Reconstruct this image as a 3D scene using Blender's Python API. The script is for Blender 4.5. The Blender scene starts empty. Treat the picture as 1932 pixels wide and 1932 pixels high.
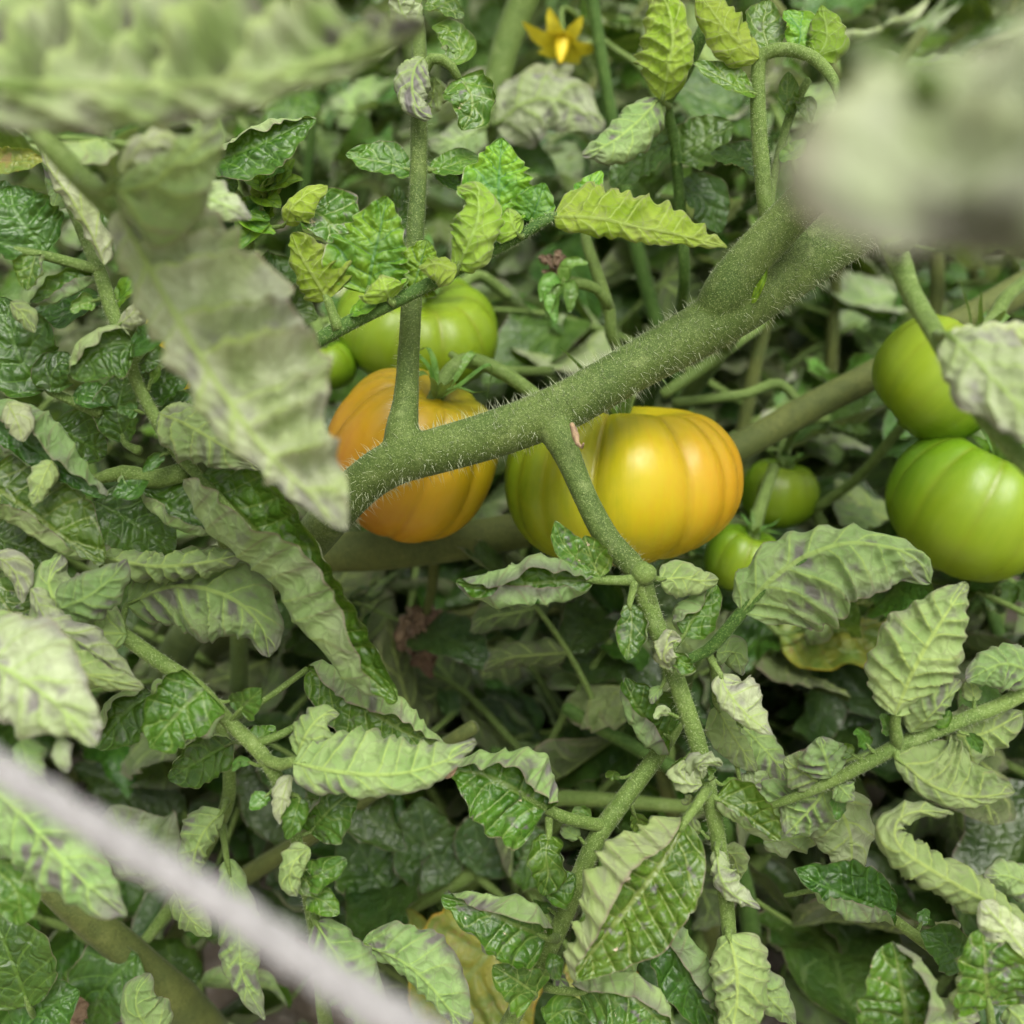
import bpy, math, random
import numpy as np
from mathutils import Vector, Matrix, noise as mnoise

R_ = math.radians
scene = bpy.context.scene
col = scene.collection

# ------------------------------------------------------------------ camera
CAM_H = 0.40
PITCH = R_(24.0)                       # looking down into the bed
CAM = np.array([0.0, 0.0, CAM_H])
RIGHT = np.array([1.0, 0.0, 0.0])
FWD = np.array([0.0, math.cos(PITCH), -math.sin(PITCH)])
UP = np.array([0.0, math.sin(PITCH), math.cos(PITCH)])
TOC = -FWD
cd = bpy.data.cameras.new('camera')
cam = bpy.data.objects.new('camera', cd)
col.objects.link(cam)
cam.location = CAM
cam.rotation_euler = (math.pi / 2 - PITCH, 0, 0)
cd.sensor_width = 26.0
cd.sensor_height = 26.0
cd.sensor_fit = 'HORIZONTAL'
cd.lens = 26.08
cd.clip_start = 0.005
cd.clip_end = 400.0
cd.dof.use_dof = True
cd.dof.focus_distance = 0.262
cd.dof.aperture_fstop = 7.0            # 3.7 mm pupil, a phone camera up close
scene.camera = cam
KF = 26.0 / 26.08                      # frame width / depth

# ------------------------------------------------------------------ light: bright overcast
SUN_EL, SUN_AZ = 62.0, 162.0
world = bpy.data.worlds.new('World')
scene.world = world
world.use_nodes = True
wn = world.node_tree
wn.nodes.clear()
sky = wn.nodes.new('ShaderNodeTexSky')
sky.sky_type = 'NISHITA'
sky.sun_disc = False
sky.sun_elevation = R_(SUN_EL)
sky.sun_rotation = R_(SUN_AZ)
sky.air_density = 1.0
sky.dust_density = 4.0
hs = wn.nodes.new('ShaderNodeHueSaturation')
hs.inputs['Saturation'].default_value = 0.0      # cloud-white daylight
bg = wn.nodes.new('ShaderNodeBackground')
bg.inputs['Strength'].default_value = 0.06
wo = wn.nodes.new('ShaderNodeOutputWorld')
wn.links.new(sky.outputs[0], hs.inputs['Color'])
wn.links.new(hs.outputs[0], bg.inputs['Color'])
wn.links.new(bg.outputs[0], wo.inputs['Surface'])
sd = bpy.data.lights.new('sun', 'SUN')
sd.energy = 1.5
sd.angle = R_(45)
sd.color = (1.0, 0.955, 0.86)
sun = bpy.data.objects.new('sun', sd)
col.objects.link(sun)
# direction towards the sun: elevation 62, behind and a little right of the camera
sa = R_(SUN_AZ)
sdir = Vector((math.sin(sa) * math.cos(R_(SUN_EL)), math.cos(sa) * math.cos(R_(SUN_EL)), math.sin(R_(SUN_EL))))
sun.rotation_euler = sdir.to_track_quat('Z', 'Y').to_euler()
sun.location = (0, -1, 3)

vs = scene.view_settings
vs.view_transform = 'Standard'
vs.look = 'None'
vs.exposure = 1.6
vs.gamma = 1.0
vs.use_curve_mapping = False
scene.cycles.use_denoising = True
scene.cycles.max_bounces = 5
scene.cycles.diffuse_bounces = 3
scene.cycles.transmission_bounces = 3
scene.cycles.use_adaptive_sampling = True
scene.cycles.adaptive_threshold = 0.03

# ------------------------------------------------------------------ helpers
def P(x, y, d):
    """photo position (0..1932) at depth d cm along the view axis -> metres"""
    d = d * 0.01
    return CAM + RIGHT * ((x - 966) / 1932 * KF * d) + UP * ((966 - y) / 1932 * KF * d) + FWD * d

def PX(px, d):
    return px / 1932 * KF * d * 0.01

def camvec(v):
    v = np.asarray(v, float)
    r = RIGHT * v[0] + UP * v[1] + TOC * v[2]
    return r / np.linalg.norm(r)

def catmull(pts, n):
    pts = np.asarray(pts, float)
    if len(pts) == 2:
        t = np.linspace(0, 1, n)[:, None]
        return pts[0] * (1 - t) + pts[1] * t
    p = np.vstack([2 * pts[0] - pts[1], pts, 2 * pts[-1] - pts[-2]])
    seg = np.linalg.norm(np.diff(pts[:, :3], axis=0), axis=1)
    cum = np.concatenate([[0], np.cumsum(seg)])
    s = np.linspace(0, cum[-1], n)
    i = np.clip(np.searchsorted(cum, s, side='right') - 1, 0, len(pts) - 2)
    t = ((s - cum[i]) / np.maximum(seg[i], 1e-9))[:, None]
    a, b, c, d = p[i], p[i + 1], p[i + 2], p[i + 3]
    return 0.5 * ((2 * b) + (-a + c) * t + (2 * a - 5 * b + 4 * c - d) * t ** 2 + (-a + 3 * b - 3 * c + d) * t ** 3)

def norm(a):
    return a / np.maximum(np.linalg.norm(a, axis=-1, keepdims=True), 1e-12)

def make_mesh(name, verts, faces, attrs=None, uv=None, smooth=True):
    """verts (n,3), faces (m,4) or (m,3)"""
    verts = np.asarray(verts, np.float32)
    faces = np.asarray(faces, np.int32)
    k = faces.shape[1]
    me = bpy.data.meshes.new(name)
    me.vertices.add(len(verts))
    me.vertices.foreach_set('co', verts.ravel())
    me.loops.add(faces.size)
    me.loops.foreach_set('vertex_index', faces.ravel())
    me.polygons.add(len(faces))
    me.polygons.foreach_set('loop_start', np.arange(0, faces.size, k, dtype=np.int32))
    me.polygons.foreach_set('loop_total', np.full(len(faces), k, np.int32))
    if smooth:
        me.polygons.foreach_set('use_smooth', np.ones(len(faces), bool))
    for an, av in (attrs or {}).items():
        av = np.asarray(av, np.float32)
        if av.ndim == 1:
            a = me.attributes.new(an, 'FLOAT', 'POINT')
            a.data.foreach_set('value', av)
        else:
            a = me.attributes.new(an, 'FLOAT_VECTOR', 'POINT')
            a.data.foreach_set('vector', av.ravel())
    me.update(calc_edges=True)
    me.validate()
    return me

def grid_faces(nu, nv, wrap=False):
    """grid of nu x nv verts; wrap closes the v direction"""
    i = np.arange(nu - 1)[:, None]
    j = np.arange(nv if wrap else nv - 1)[None, :]
    j2 = (j + 1) % nv
    return np.stack([i * nv + j, (i + 1) * nv + j, (i + 1) * nv + j2, i * nv + j2], -1).reshape(-1, 4)

WPOS = {}
def empty(name, loc, parent=None):
    o = bpy.data.objects.new(name, None)
    col.objects.link(o)
    o.empty_display_size = 0.01
    loc = np.asarray(loc, float)
    WPOS[o.name] = loc
    if parent:
        o.parent = parent
        o.location = loc - WPOS[parent.name]
    else:
        o.location = loc
    return o

def add_obj(name, me, parent=None, loc=(0, 0, 0), mat=None):
    """mesh with its own origin at loc (world); parents are never rotated"""
    o = bpy.data.objects.new(name, me)
    col.objects.link(o)
    loc = np.asarray(loc, float)
    WPOS[o.name] = loc
    if parent:
        o.parent = parent
        o.location = loc - WPOS[parent.name]
    else:
        o.location = loc
    if mat is not None and not me.materials:
        me.materials.append(mat)
    return o

def tag(o, label, cat, group=None, kind=None):
    o['label'] = label
    if cat: o['category'] = cat
    if group: o['group'] = group
    if kind: o['kind'] = kind
    return o

# ------------------------------------------------------------------ node helper
class NT:
    def __init__(self, name):
        self.m = bpy.data.materials.new(name)
        self.m.use_nodes = True
        self.t = self.m.node_tree
        self.t.nodes.clear()
    def n(self, typ, **kw):
        nd = self.t.nodes.new(typ)
        for k, v in kw.items():
            setattr(nd, k, v)
        return nd
    def lk(self, a, b):
        self.t.links.new(a, b)
    def _set(self, sock, v):
        if hasattr(v, 'links') or isinstance(v, bpy.types.NodeSocket):
            self.lk(v, sock)
        elif isinstance(v, (tuple, list)) and len(v) == 3 and sock.type == 'RGBA':
            sock.default_value = (*v, 1)
        else:
            sock.default_value = v
    def math(self, op, a, b=None, c=None, clamp=False):
        nd = self.n('ShaderNodeMath', operation=op, use_clamp=clamp)
        for i, v in enumerate((a, b, c)):
            if v is not None: self._set(nd.inputs[i], v)
        return nd.outputs[0]
    def mix(self, f, a, b, blend='MIX'):
        nd = self.n('ShaderNodeMix', data_type='RGBA', blend_type=blend)
        self._set(nd.inputs[0], f); self._set(nd.inputs[6], a); self._set(nd.inputs[7], b)
        return nd.outputs[2]
    def step(self, v, lo, hi, a=0.0, b=1.0):
        nd = self.n('ShaderNodeMapRange', interpolation_type='SMOOTHSTEP')
        self._set(nd.inputs[0], v)
        for i, x in zip((1, 2, 3, 4), (lo, hi, a, b)): self._set(nd.inputs[i], x)
        return nd.outputs[0]
    def noise(self, vec, scale, detail=3, rough=0.55, dim='3D', w=None):
        nd = self.n('ShaderNodeTexNoise', noise_dimensions=dim)
        if vec is not None: self.lk(vec, nd.inputs['Vector'])
        nd.inputs['Scale'].default_value = scale
        nd.inputs['Detail'].default_value = detail
        nd.inputs['Roughness'].default_value = rough
        if w is not None: self._set(nd.inputs['W'], w)
        return nd.outputs[0]
    def voro(self, vec, scale, feature='DISTANCE_TO_EDGE'):
        nd = self.n('ShaderNodeTexVoronoi', feature=feature)
        self.lk(vec, nd.inputs['Vector'])
        nd.inputs['Scale'].default_value = scale
        return nd.outputs[0]
    def attr(self, name, vec=False):
        nd = self.n('ShaderNodeAttribute', attribute_name=name)
        return nd.outputs['Vector'] if vec else nd.outputs['Fac']
    def ramp(self, f, stops):
        nd = self.n('ShaderNodeValToRGB')
        e = nd.color_ramp.elements
        while len(e) < len(stops): e.new(0.5)
        for el, (p, c) in zip(e, stops):
            el.position = p; el.color = (*c, 1)
        self._set(nd.inputs[0], f)
        return nd.outputs[0]

# ------------------------------------------------------------------ materials
def leaf_material(name, top_a, top_b, top_vein, und_a, und_b, purple, purple_top=0.35, purple_und=0.6, blot=(0.51, 0.63),
                  und_vein=(0.30, 0.42, 0.105), rim=(0.22, 0.15, 0.13), rim_amt=0.7, transl=0.22, gloss=0.33, scar=0.0, cheap=False, trans_col=(0.30, 0.42, 0.05)):
    t = NT(name)
    co = t.attr('lc', True)                 # leaf-plane coordinates in cm, plus a per-leaf offset
    ph = t.attr('ph')                       # lateral-vein phase
    ac = t.attr('ac')                       # 0 midrib .. 1 margin
    al = t.attr('al')                       # 0 base .. 1 tip
    rnd = t.n('ShaderNodeObjectInfo').outputs['Random']
    fr = t.math('FRACT', ph)
    dv = t.math('MINIMUM', fr, t.math('SUBTRACT', 1.0, fr))
    lat = t.step(dv, 0.02, 0.075, 1, 0)
    lat = t.math('MULTIPLY', lat, t.step(ac, 0.75, 1.0, 1.0, 0.35))
    mid = t.step(ac, 0.02, 0.06, 1, 0)
    vein = t.math('MAXIMUM', lat, mid)
    wv = t.n('ShaderNodeVectorMath', operation='ADD')
    nv_ = t.n('ShaderNodeTexNoise'); t.lk(co, nv_.inputs['Vector']); nv_.inputs['Scale'].default_value = 2.5; nv_.inputs['Detail'].default_value = 1
    sc_ = t.n('ShaderNodeVectorMath', operation='SCALE'); t.lk(nv_.outputs['Color'], sc_.inputs[0]); sc_.inputs['Scale'].default_value = 0.35
    t.lk(co, wv.inputs[0]); t.lk(sc_.outputs[0], wv.inputs[1]); cw = wv.outputs[0]
    vd = t.voro(cw, 2.6)
    minor = t.step(vd, 0.012, 0.05, 1, 0)
    blister = t.step(vd, 0.0, 0.26)
    fine = 0.0 if cheap else t.step(t.voro(co, 7.0), 0.02, 0.10, 1, 0)
    n1 = t.noise(co, 1.1, 2)
    n2 = t.noise(co, 3.2, 2)
    n3 = t.noise(co, 14.0, 2)
    # upper side
    top = t.mix(t.step(n1, 0.35, 0.65), top_a, top_b)
    top = t.mix(t.math('MULTIPLY', t.step(n3, 0.35, 0.7), 0.35), top, top_b)
    top = t.mix(t.math('MULTIPLY', minor, 0.30), top, top_vein)
    top = t.mix(t.math('MULTIPLY', fine, 0.12), top, top_vein)
    top = t.mix(t.math('MULTIPLY', vein, 0.65), top, top_vein)
    pt = t.math('MULTIPLY', t.step(n2, 0.54, 0.68), t.step(t.noise(co, 0.55, 1), 0.42, 0.6))
    top = t.mix(t.math('MULTIPLY', pt, purple_top), top, purple)
    if scar:
        sc = t.math('MULTIPLY', t.step(t.noise(co, 1.5, 5, 0.7), 0.64, 0.67), scar)
        top = t.mix(sc, top, (0.55, 0.45, 0.32))
    # under side: pale, felted, purple-grey between the veins and towards the margin
    und = t.mix(t.step(n1, 0.3, 0.7), und_a, und_b)
    und = t.mix(t.math('MULTIPLY', fine, 0.18), und, (0.20, 0.27, 0.10))
    und = t.mix(t.math('MULTIPLY', minor, 0.30), und, (0.17, 0.17, 0.11))
    between = t.step(dv, 0.10, 0.35)
    pu = t.math('MULTIPLY', t.step(t.noise(co, 0.8, 3, 0.6), *blot), between)
    pu = t.math('MAXIMUM', pu, t.math('MULTIPLY', t.step(ac, 0.6, 1.0), t.math('MULTIPLY', 0.75, t.step(n1, 0.38, 0.58))))
    pu = t.math('MAXIMUM', pu, t.math('MULTIPLY', t.step(al, 0.72, 1.0), t.step(n1, 0.35, 0.55)))
    pu = t.math('MULTIPLY', pu, t.math('MULTIPLY', purple_und, t.step(rnd, 0.0, 0.8, 0.45, 1.0)))
    und = t.mix(pu, und, purple)
    und = t.mix(t.math('MULTIPLY', vein, 0.75), und, t.mix(t.step(ac, 0.35, 0.95), und_vein, (0.15, 0.125, 0.10)))
    bf = t.n('ShaderNodeNewGeometry').outputs['Backfacing']
    c = t.mix(bf, top, und)
    rimm = t.math('MULTIPLY', t.step(ac, 0.955, 0.995), t.math('MULTIPLY', rim_amt, t.step(n2, 0.3, 0.6, 0.35, 1.0)))
    c = t.mix(rimm, c, rim)
    hsv = t.n('ShaderNodeHueSaturation')
    t._set(hsv.inputs['Hue'], t.step(rnd, 0, 1, 0.488, 0.512))
    t._set(hsv.inputs['Value'], t.step(t.math('FRACT', t.math('MULTIPLY', rnd, 7.31)), 0, 1, 0.82, 1.18))
    t.lk(c, hsv.inputs['Color'])
    c = hsv.outputs[0]
    bs = t.n('ShaderNodeBsdfPrincipled')
    t.lk(c, bs.inputs['Base Color'])
    t._set(bs.inputs['Roughness'], t.math('ADD', t.math('MULTIPLY', bf, 0.35), t.step(n2, 0.3, 0.7, gloss, gloss + 0.13)))
    t._set(bs.inputs['Specular IOR Level'], t.math('SUBTRACT', 0.5, t.math('MULTIPLY', bf, 0.25)))
    t._set(bs.inputs['Sheen Weight'], t.math('MULTIPLY', bf, 0.10))
    bs.inputs['Sheen Roughness'].default_value = 0.4
    bs.inputs['Sheen Tint'].default_value = (0.9, 0.95, 0.85, 1)
    hgt = t.math('ADD', t.math('MULTIPLY', n3, 0.22), t.math('SUBTRACT', blister, t.math('MULTIPLY', fine, 0.10)))
    bp = t.n('ShaderNodeBump')
    bp.inputs['Strength'].default_value = 0.36
    bp.inputs['Distance'].default_value = 0.0010
    t.lk(hgt, bp.inputs['Height'])
    t.lk(bp.outputs[0], bs.inputs['Normal'])
    tr = t.n('ShaderNodeBsdfTranslucent')
    t._set(tr.inputs['Color'], t.mix(0.55, c, trans_col))
    mx = t.n('ShaderNodeMixShader')
    mx.inputs[0].default_value = transl
    t.lk(bs.outputs[0], mx.inputs[1]); t.lk(tr.outputs[0], mx.inputs[2])
    out = t.n('ShaderNodeOutputMaterial')
    t.lk(mx.outputs[0], out.inputs['Surface'])
    return t.m

PURPLE = (0.115, 0.088, 0.115)
M = {}
M['leaf'] = leaf_material('leaf_rolled', (0.03, 0.085, 0.006), (0.068, 0.155, 0.011), (0.17, 0.25, 0.045),
                          (0.175, 0.275, 0.085), (0.26, 0.36, 0.135), PURPLE, purple_und=0.85)
M['rolled'] = leaf_material('leaf_rolled_green', (0.03, 0.085, 0.006), (0.068, 0.155, 0.011), (0.17, 0.25, 0.045),
                          (0.20, 0.30, 0.095), (0.29, 0.385, 0.15), (0.15, 0.125, 0.14), purple_und=0.5, blot=(0.56, 0.68))
M['pale'] = leaf_material('leaf_pale', (0.06, 0.15, 0.02), (0.10, 0.23, 0.03), (0.22, 0.31, 0.09),
                          (0.28, 0.35, 0.155), (0.40, 0.45, 0.28), (0.17, 0.145, 0.17), purple_und=0.85)
M['blotched'] = leaf_material('leaf_blotched', (0.06, 0.15, 0.02), (0.10, 0.23, 0.03), (0.22, 0.31, 0.09),
                          (0.24, 0.34, 0.09), (0.42, 0.47, 0.27), (0.085, 0.068, 0.075), purple_und=1.0, blot=(0.44, 0.60), und_vein=(0.40, 0.50, 0.17))
M['greyed'] = leaf_material('leaf_greyed', (0.06, 0.15, 0.02), (0.10, 0.23, 0.03), (0.22, 0.31, 0.09),
                          (0.25, 0.29, 0.15), (0.40, 0.42, 0.31), (0.08, 0.075, 0.06), purple_und=1.0, blot=(0.46, 0.58), und_vein=(0.40, 0.44, 0.25))
M['young'] = leaf_material('leaf_young', (0.07, 0.20, 0.010), (0.19, 0.36, 0.018), (0.035, 0.15, 0.03),
                           (0.16, 0.28, 0.012), (0.27, 0.39, 0.05), (0.18, 0.15, 0.12), purple_top=0.1, purple_und=0.5, rim=(0.36, 0.34, 0.24),
                           gloss=0.42, transl=0.3)
M['dark'] = leaf_material('leaf_dark', (0.02, 0.068, 0.007), (0.045, 0.115, 0.012), (0.09, 0.19, 0.025),
                          (0.17, 0.27, 0.08), (0.26, 0.36, 0.14), PURPLE, purple_top=0.2, gloss=0.28)
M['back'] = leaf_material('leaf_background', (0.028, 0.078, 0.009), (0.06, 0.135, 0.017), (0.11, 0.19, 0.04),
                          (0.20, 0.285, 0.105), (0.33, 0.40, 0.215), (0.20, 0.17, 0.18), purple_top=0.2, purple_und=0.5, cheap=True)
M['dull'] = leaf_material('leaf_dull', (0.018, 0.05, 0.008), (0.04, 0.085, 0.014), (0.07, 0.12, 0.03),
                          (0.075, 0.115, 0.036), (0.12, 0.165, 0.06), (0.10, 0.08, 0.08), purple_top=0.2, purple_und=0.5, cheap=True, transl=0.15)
M['sick'] = leaf_material('leaf_yellowing', (0.14, 0.22, 0.035), (0.30, 0.30, 0.045), (0.17, 0.26, 0.06),
                          (0.22, 0.30, 0.08), (0.40, 0.40, 0.10), (0.30, 0.17, 0.09), purple_top=0.6, rim=(0.55, 0.36, 0.03), rim_amt=1.0)
M['scarred'] = leaf_material('leaf_scarred', (0.03, 0.09, 0.006), (0.072, 0.165, 0.012), (0.19, 0.26, 0.06),
                             (0.20, 0.30, 0.09), (0.30, 0.40, 0.15), PURPLE, purple_top=0.75, purple_und=0.85, scar=0.9, gloss=0.28)
M['dry'] = leaf_material('leaf_dry', (0.13, 0.085, 0.05), (0.21, 0.14, 0.08), (0.18, 0.12, 0.07),
                         (0.16, 0.105, 0.065), (0.24, 0.165, 0.10), (0.10, 0.05, 0.03), transl=0.1, gloss=0.7, trans_col=(0.25, 0.14, 0.05))

def stem_material(name, a, b, speck, sheen=0.12, fine=1.0):
    t = NT(name)
    co = t.n('ShaderNodeTexCoord').outputs['Object']
    n1 = t.noise(co, 55, 4)
    n2 = t.noise(co, 2600 * fine, 2, 0.6)
    n3 = t.noise(co, 900 * fine, 2)
    n4 = t.noise(co, 210, 3)
    c = t.mix(t.step(n1, 0.32, 0.68), a, b)
    c = t.mix(t.math('MULTIPLY', t.step(n4, 0.5, 0.75), 0.5), c, tuple(x * 0.6 for x in a))
    c = t.mix(t.math('MULTIPLY', t.step(n4, 0.45, 0.25), 0.35), c, speck)
    c = t.mix(t.math('MULTIPLY', t.step(n2, 0.52, 0.66), 0.6), c, speck)
    c = t.mix(t.math('MULTIPLY', t.step(n3, 0.5, 0.35), 0.35), c, tuple(x * 0.55 for x in a))
    bs = t.n('ShaderNodeBsdfPrincipled')
    t.lk(c, bs.inputs['Base Color'])
    bs.inputs['Roughness'].default_value = 0.62
    bs.inputs['Specular IOR Level'].default_value = 0.2
    bs.inputs['Sheen Weight'].default_value = sheen
    bs.inputs['Sheen Roughness'].default_value = 0.35
    bs.inputs['Sheen Tint'].default_value = (0.85, 0.95, 0.7, 1)
    bp = t.n('ShaderNodeBump')
    bp.inputs['Strength'].default_value = 0.7
    bp.inputs['Distance'].default_value = 0.00035
    t.lk(t.math('ADD', n2, t.math('MULTIPLY', n3, 0.8)), bp.inputs['Height'])
    t.lk(bp.outputs[0], bs.inputs['Normal'])
    out = t.n('ShaderNodeOutputMaterial')
    t.lk(bs.outputs[0], out.inputs['Surface'])
    return t.m
M['stem'] = stem_material('stem_main', (0.052, 0.092, 0.016), (0.088, 0.132, 0.027), (0.24, 0.30, 0.11))
M['stalk'] = stem_material('stem_leaf_stalk', (0.085, 0.145, 0.026), (0.135, 0.205, 0.045), (0.28, 0.36, 0.14))
M['stem_dark'] = stem_material('stem_green', (0.035, 0.088, 0.012), (0.06, 0.125, 0.02), (0.20, 0.30, 0.08))
M['stem_olive'] = stem_material('stem_olive', (0.072, 0.098, 0.026), (0.11, 0.132, 0.033), (0.18, 0.20, 0.06))

def plain(name, c, rough=0.6, sheen=0.0, nscale=0, c2=None, transl=0.0, bump=0.0):
    t = NT(name)
    bs = t.n('ShaderNodeBsdfPrincipled')
    if nscale:
        co = t.n('ShaderNodeTexCoord').outputs['Object']
        nz = t.noise(co, nscale, 4)
        t.lk(t.mix(t.step(nz, 0.35, 0.65), c, c2), bs.inputs['Base Color'])
        if bump:
            bp = t.n('ShaderNodeBump'); bp.inputs['Distance'].default_value = bump
            t.lk(nz, bp.inputs['Height']); t.lk(bp.outputs[0], bs.inputs['Normal'])
    else:
        bs.inputs['Base Color'].default_value = (*c, 1)
    bs.inputs['Roughness'].default_value = rough
    bs.inputs['Sheen Weight'].default_value = sheen
    out = t.n('ShaderNodeOutputMaterial')
    if transl:
        tr = t.n('ShaderNodeBsdfTranslucent'); tr.inputs['Color'].default_value = (*c, 1)
        mx = t.n('ShaderNodeMixShader'); mx.inputs[0].default_value = transl
        t.lk(bs.outputs[0], mx.inputs[1]); t.lk(tr.outputs[0], mx.inputs[2]); t.lk(mx.outputs[0], out.inputs['Surface'])
    else:
        t.lk(bs.outputs[0], out.inputs['Surface'])
    return t.m
M['hair'] = plain('stem_hair', (0.52, 0.58, 0.36), 0.5, 0.3, transl=0.3)
M['petal'] = plain('petal_yellow', (0.66, 0.56, 0.015), 0.45, 0.1, nscale=300, c2=(0.72, 0.63, 0.04), transl=0.2)
M['anther'] = plain('anther_yellow', (0.62, 0.48, 0.012), 0.5)
M['twine'] = plain('twine_grey', (0.22, 0.215, 0.215), 0.75, 0.1, nscale=900, c2=(0.31, 0.30, 0.30), bump=0.0005)
M['scab'] = plain('stem_scab', (0.20, 0.13, 0.08), 0.8, nscale=800, c2=(0.34, 0.24, 0.13))

def tomato_material(name, stops, shift=0.0, streak=0.12):
    t = NT(name)
    rp = t.attr('ripe')
    an = t.attr('ang', True)                # (azimuth*k, latitude, 0): long streaks from stem end to blossom end
    co = t.n('ShaderNodeTexCoord').outputs['Object']
    n1 = t.noise(co, 45, 3)
    n2 = t.noise(an, 6.0, 3, 0.6)
    n3 = t.noise(co, 420, 3)
    f = t.math('ADD', rp, t.math('MULTIPLY', t.math('SUBTRACT', n1, 0.5), 0.35))
    f = t.math('ADD', f, t.math('MULTIPLY', t.math('SUBTRACT', n2, 0.5), streak * 2))
    f = t.math('ADD', f, t.math('ADD', shift, t.math('MULTIPLY', t.math('SUBTRACT', n3, 0.5), 0.12)), clamp=True)
    c = t.ramp(f, stops)
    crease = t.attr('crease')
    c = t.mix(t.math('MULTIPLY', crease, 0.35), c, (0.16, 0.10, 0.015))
    bs = t.n('ShaderNodeBsdfPrincipled')
    t.lk(c, bs.inputs['Base Color'])
    t._set(bs.inputs['Roughness'], t.step(n3, 0.3, 0.7, 0.30, 0.42))
    bs.inputs['Specular IOR Level'].default_value = 0.38
    bs.inputs['Subsurface Weight'].default_value = 0.12
    bs.inputs['Subsurface Radius'].default_value = (0.006, 0.004, 0.001)
    bs.inputs['Subsurface Scale'].default_value = 0.6
    bp = t.n('ShaderNodeBump'); bp.inputs['Strength'].default_value = 0.12; bp.inputs['Distance'].default_value = 0.0005
    t.lk(t.math('ADD', n2, t.math('MULTIPLY', n3, 0.2)), bp.inputs['Height']); t.lk(bp.outputs[0], bs.inputs['Normal'])
    out = t.n('ShaderNodeOutputMaterial')
    t.lk(bs.outputs[0], out.inputs['Surface'])
    return t.m
G_, YG, YE, OR = (0.13, 0.21, 0.008), (0.26, 0.29, 0.006), (0.47, 0.385, 0.008), (0.52, 0.285, 0.014)
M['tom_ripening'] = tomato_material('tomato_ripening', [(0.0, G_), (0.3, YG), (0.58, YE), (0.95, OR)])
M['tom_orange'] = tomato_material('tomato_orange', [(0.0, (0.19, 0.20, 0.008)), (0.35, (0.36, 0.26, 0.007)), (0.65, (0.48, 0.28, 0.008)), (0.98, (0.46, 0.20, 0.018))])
M['tom_green'] = tomato_material('tomato_green', [(0.0, (0.045, 0.13, 0.006)), (0.5, (0.105, 0.21, 0.007)), (1.0, (0.20, 0.29, 0.012))])

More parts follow.
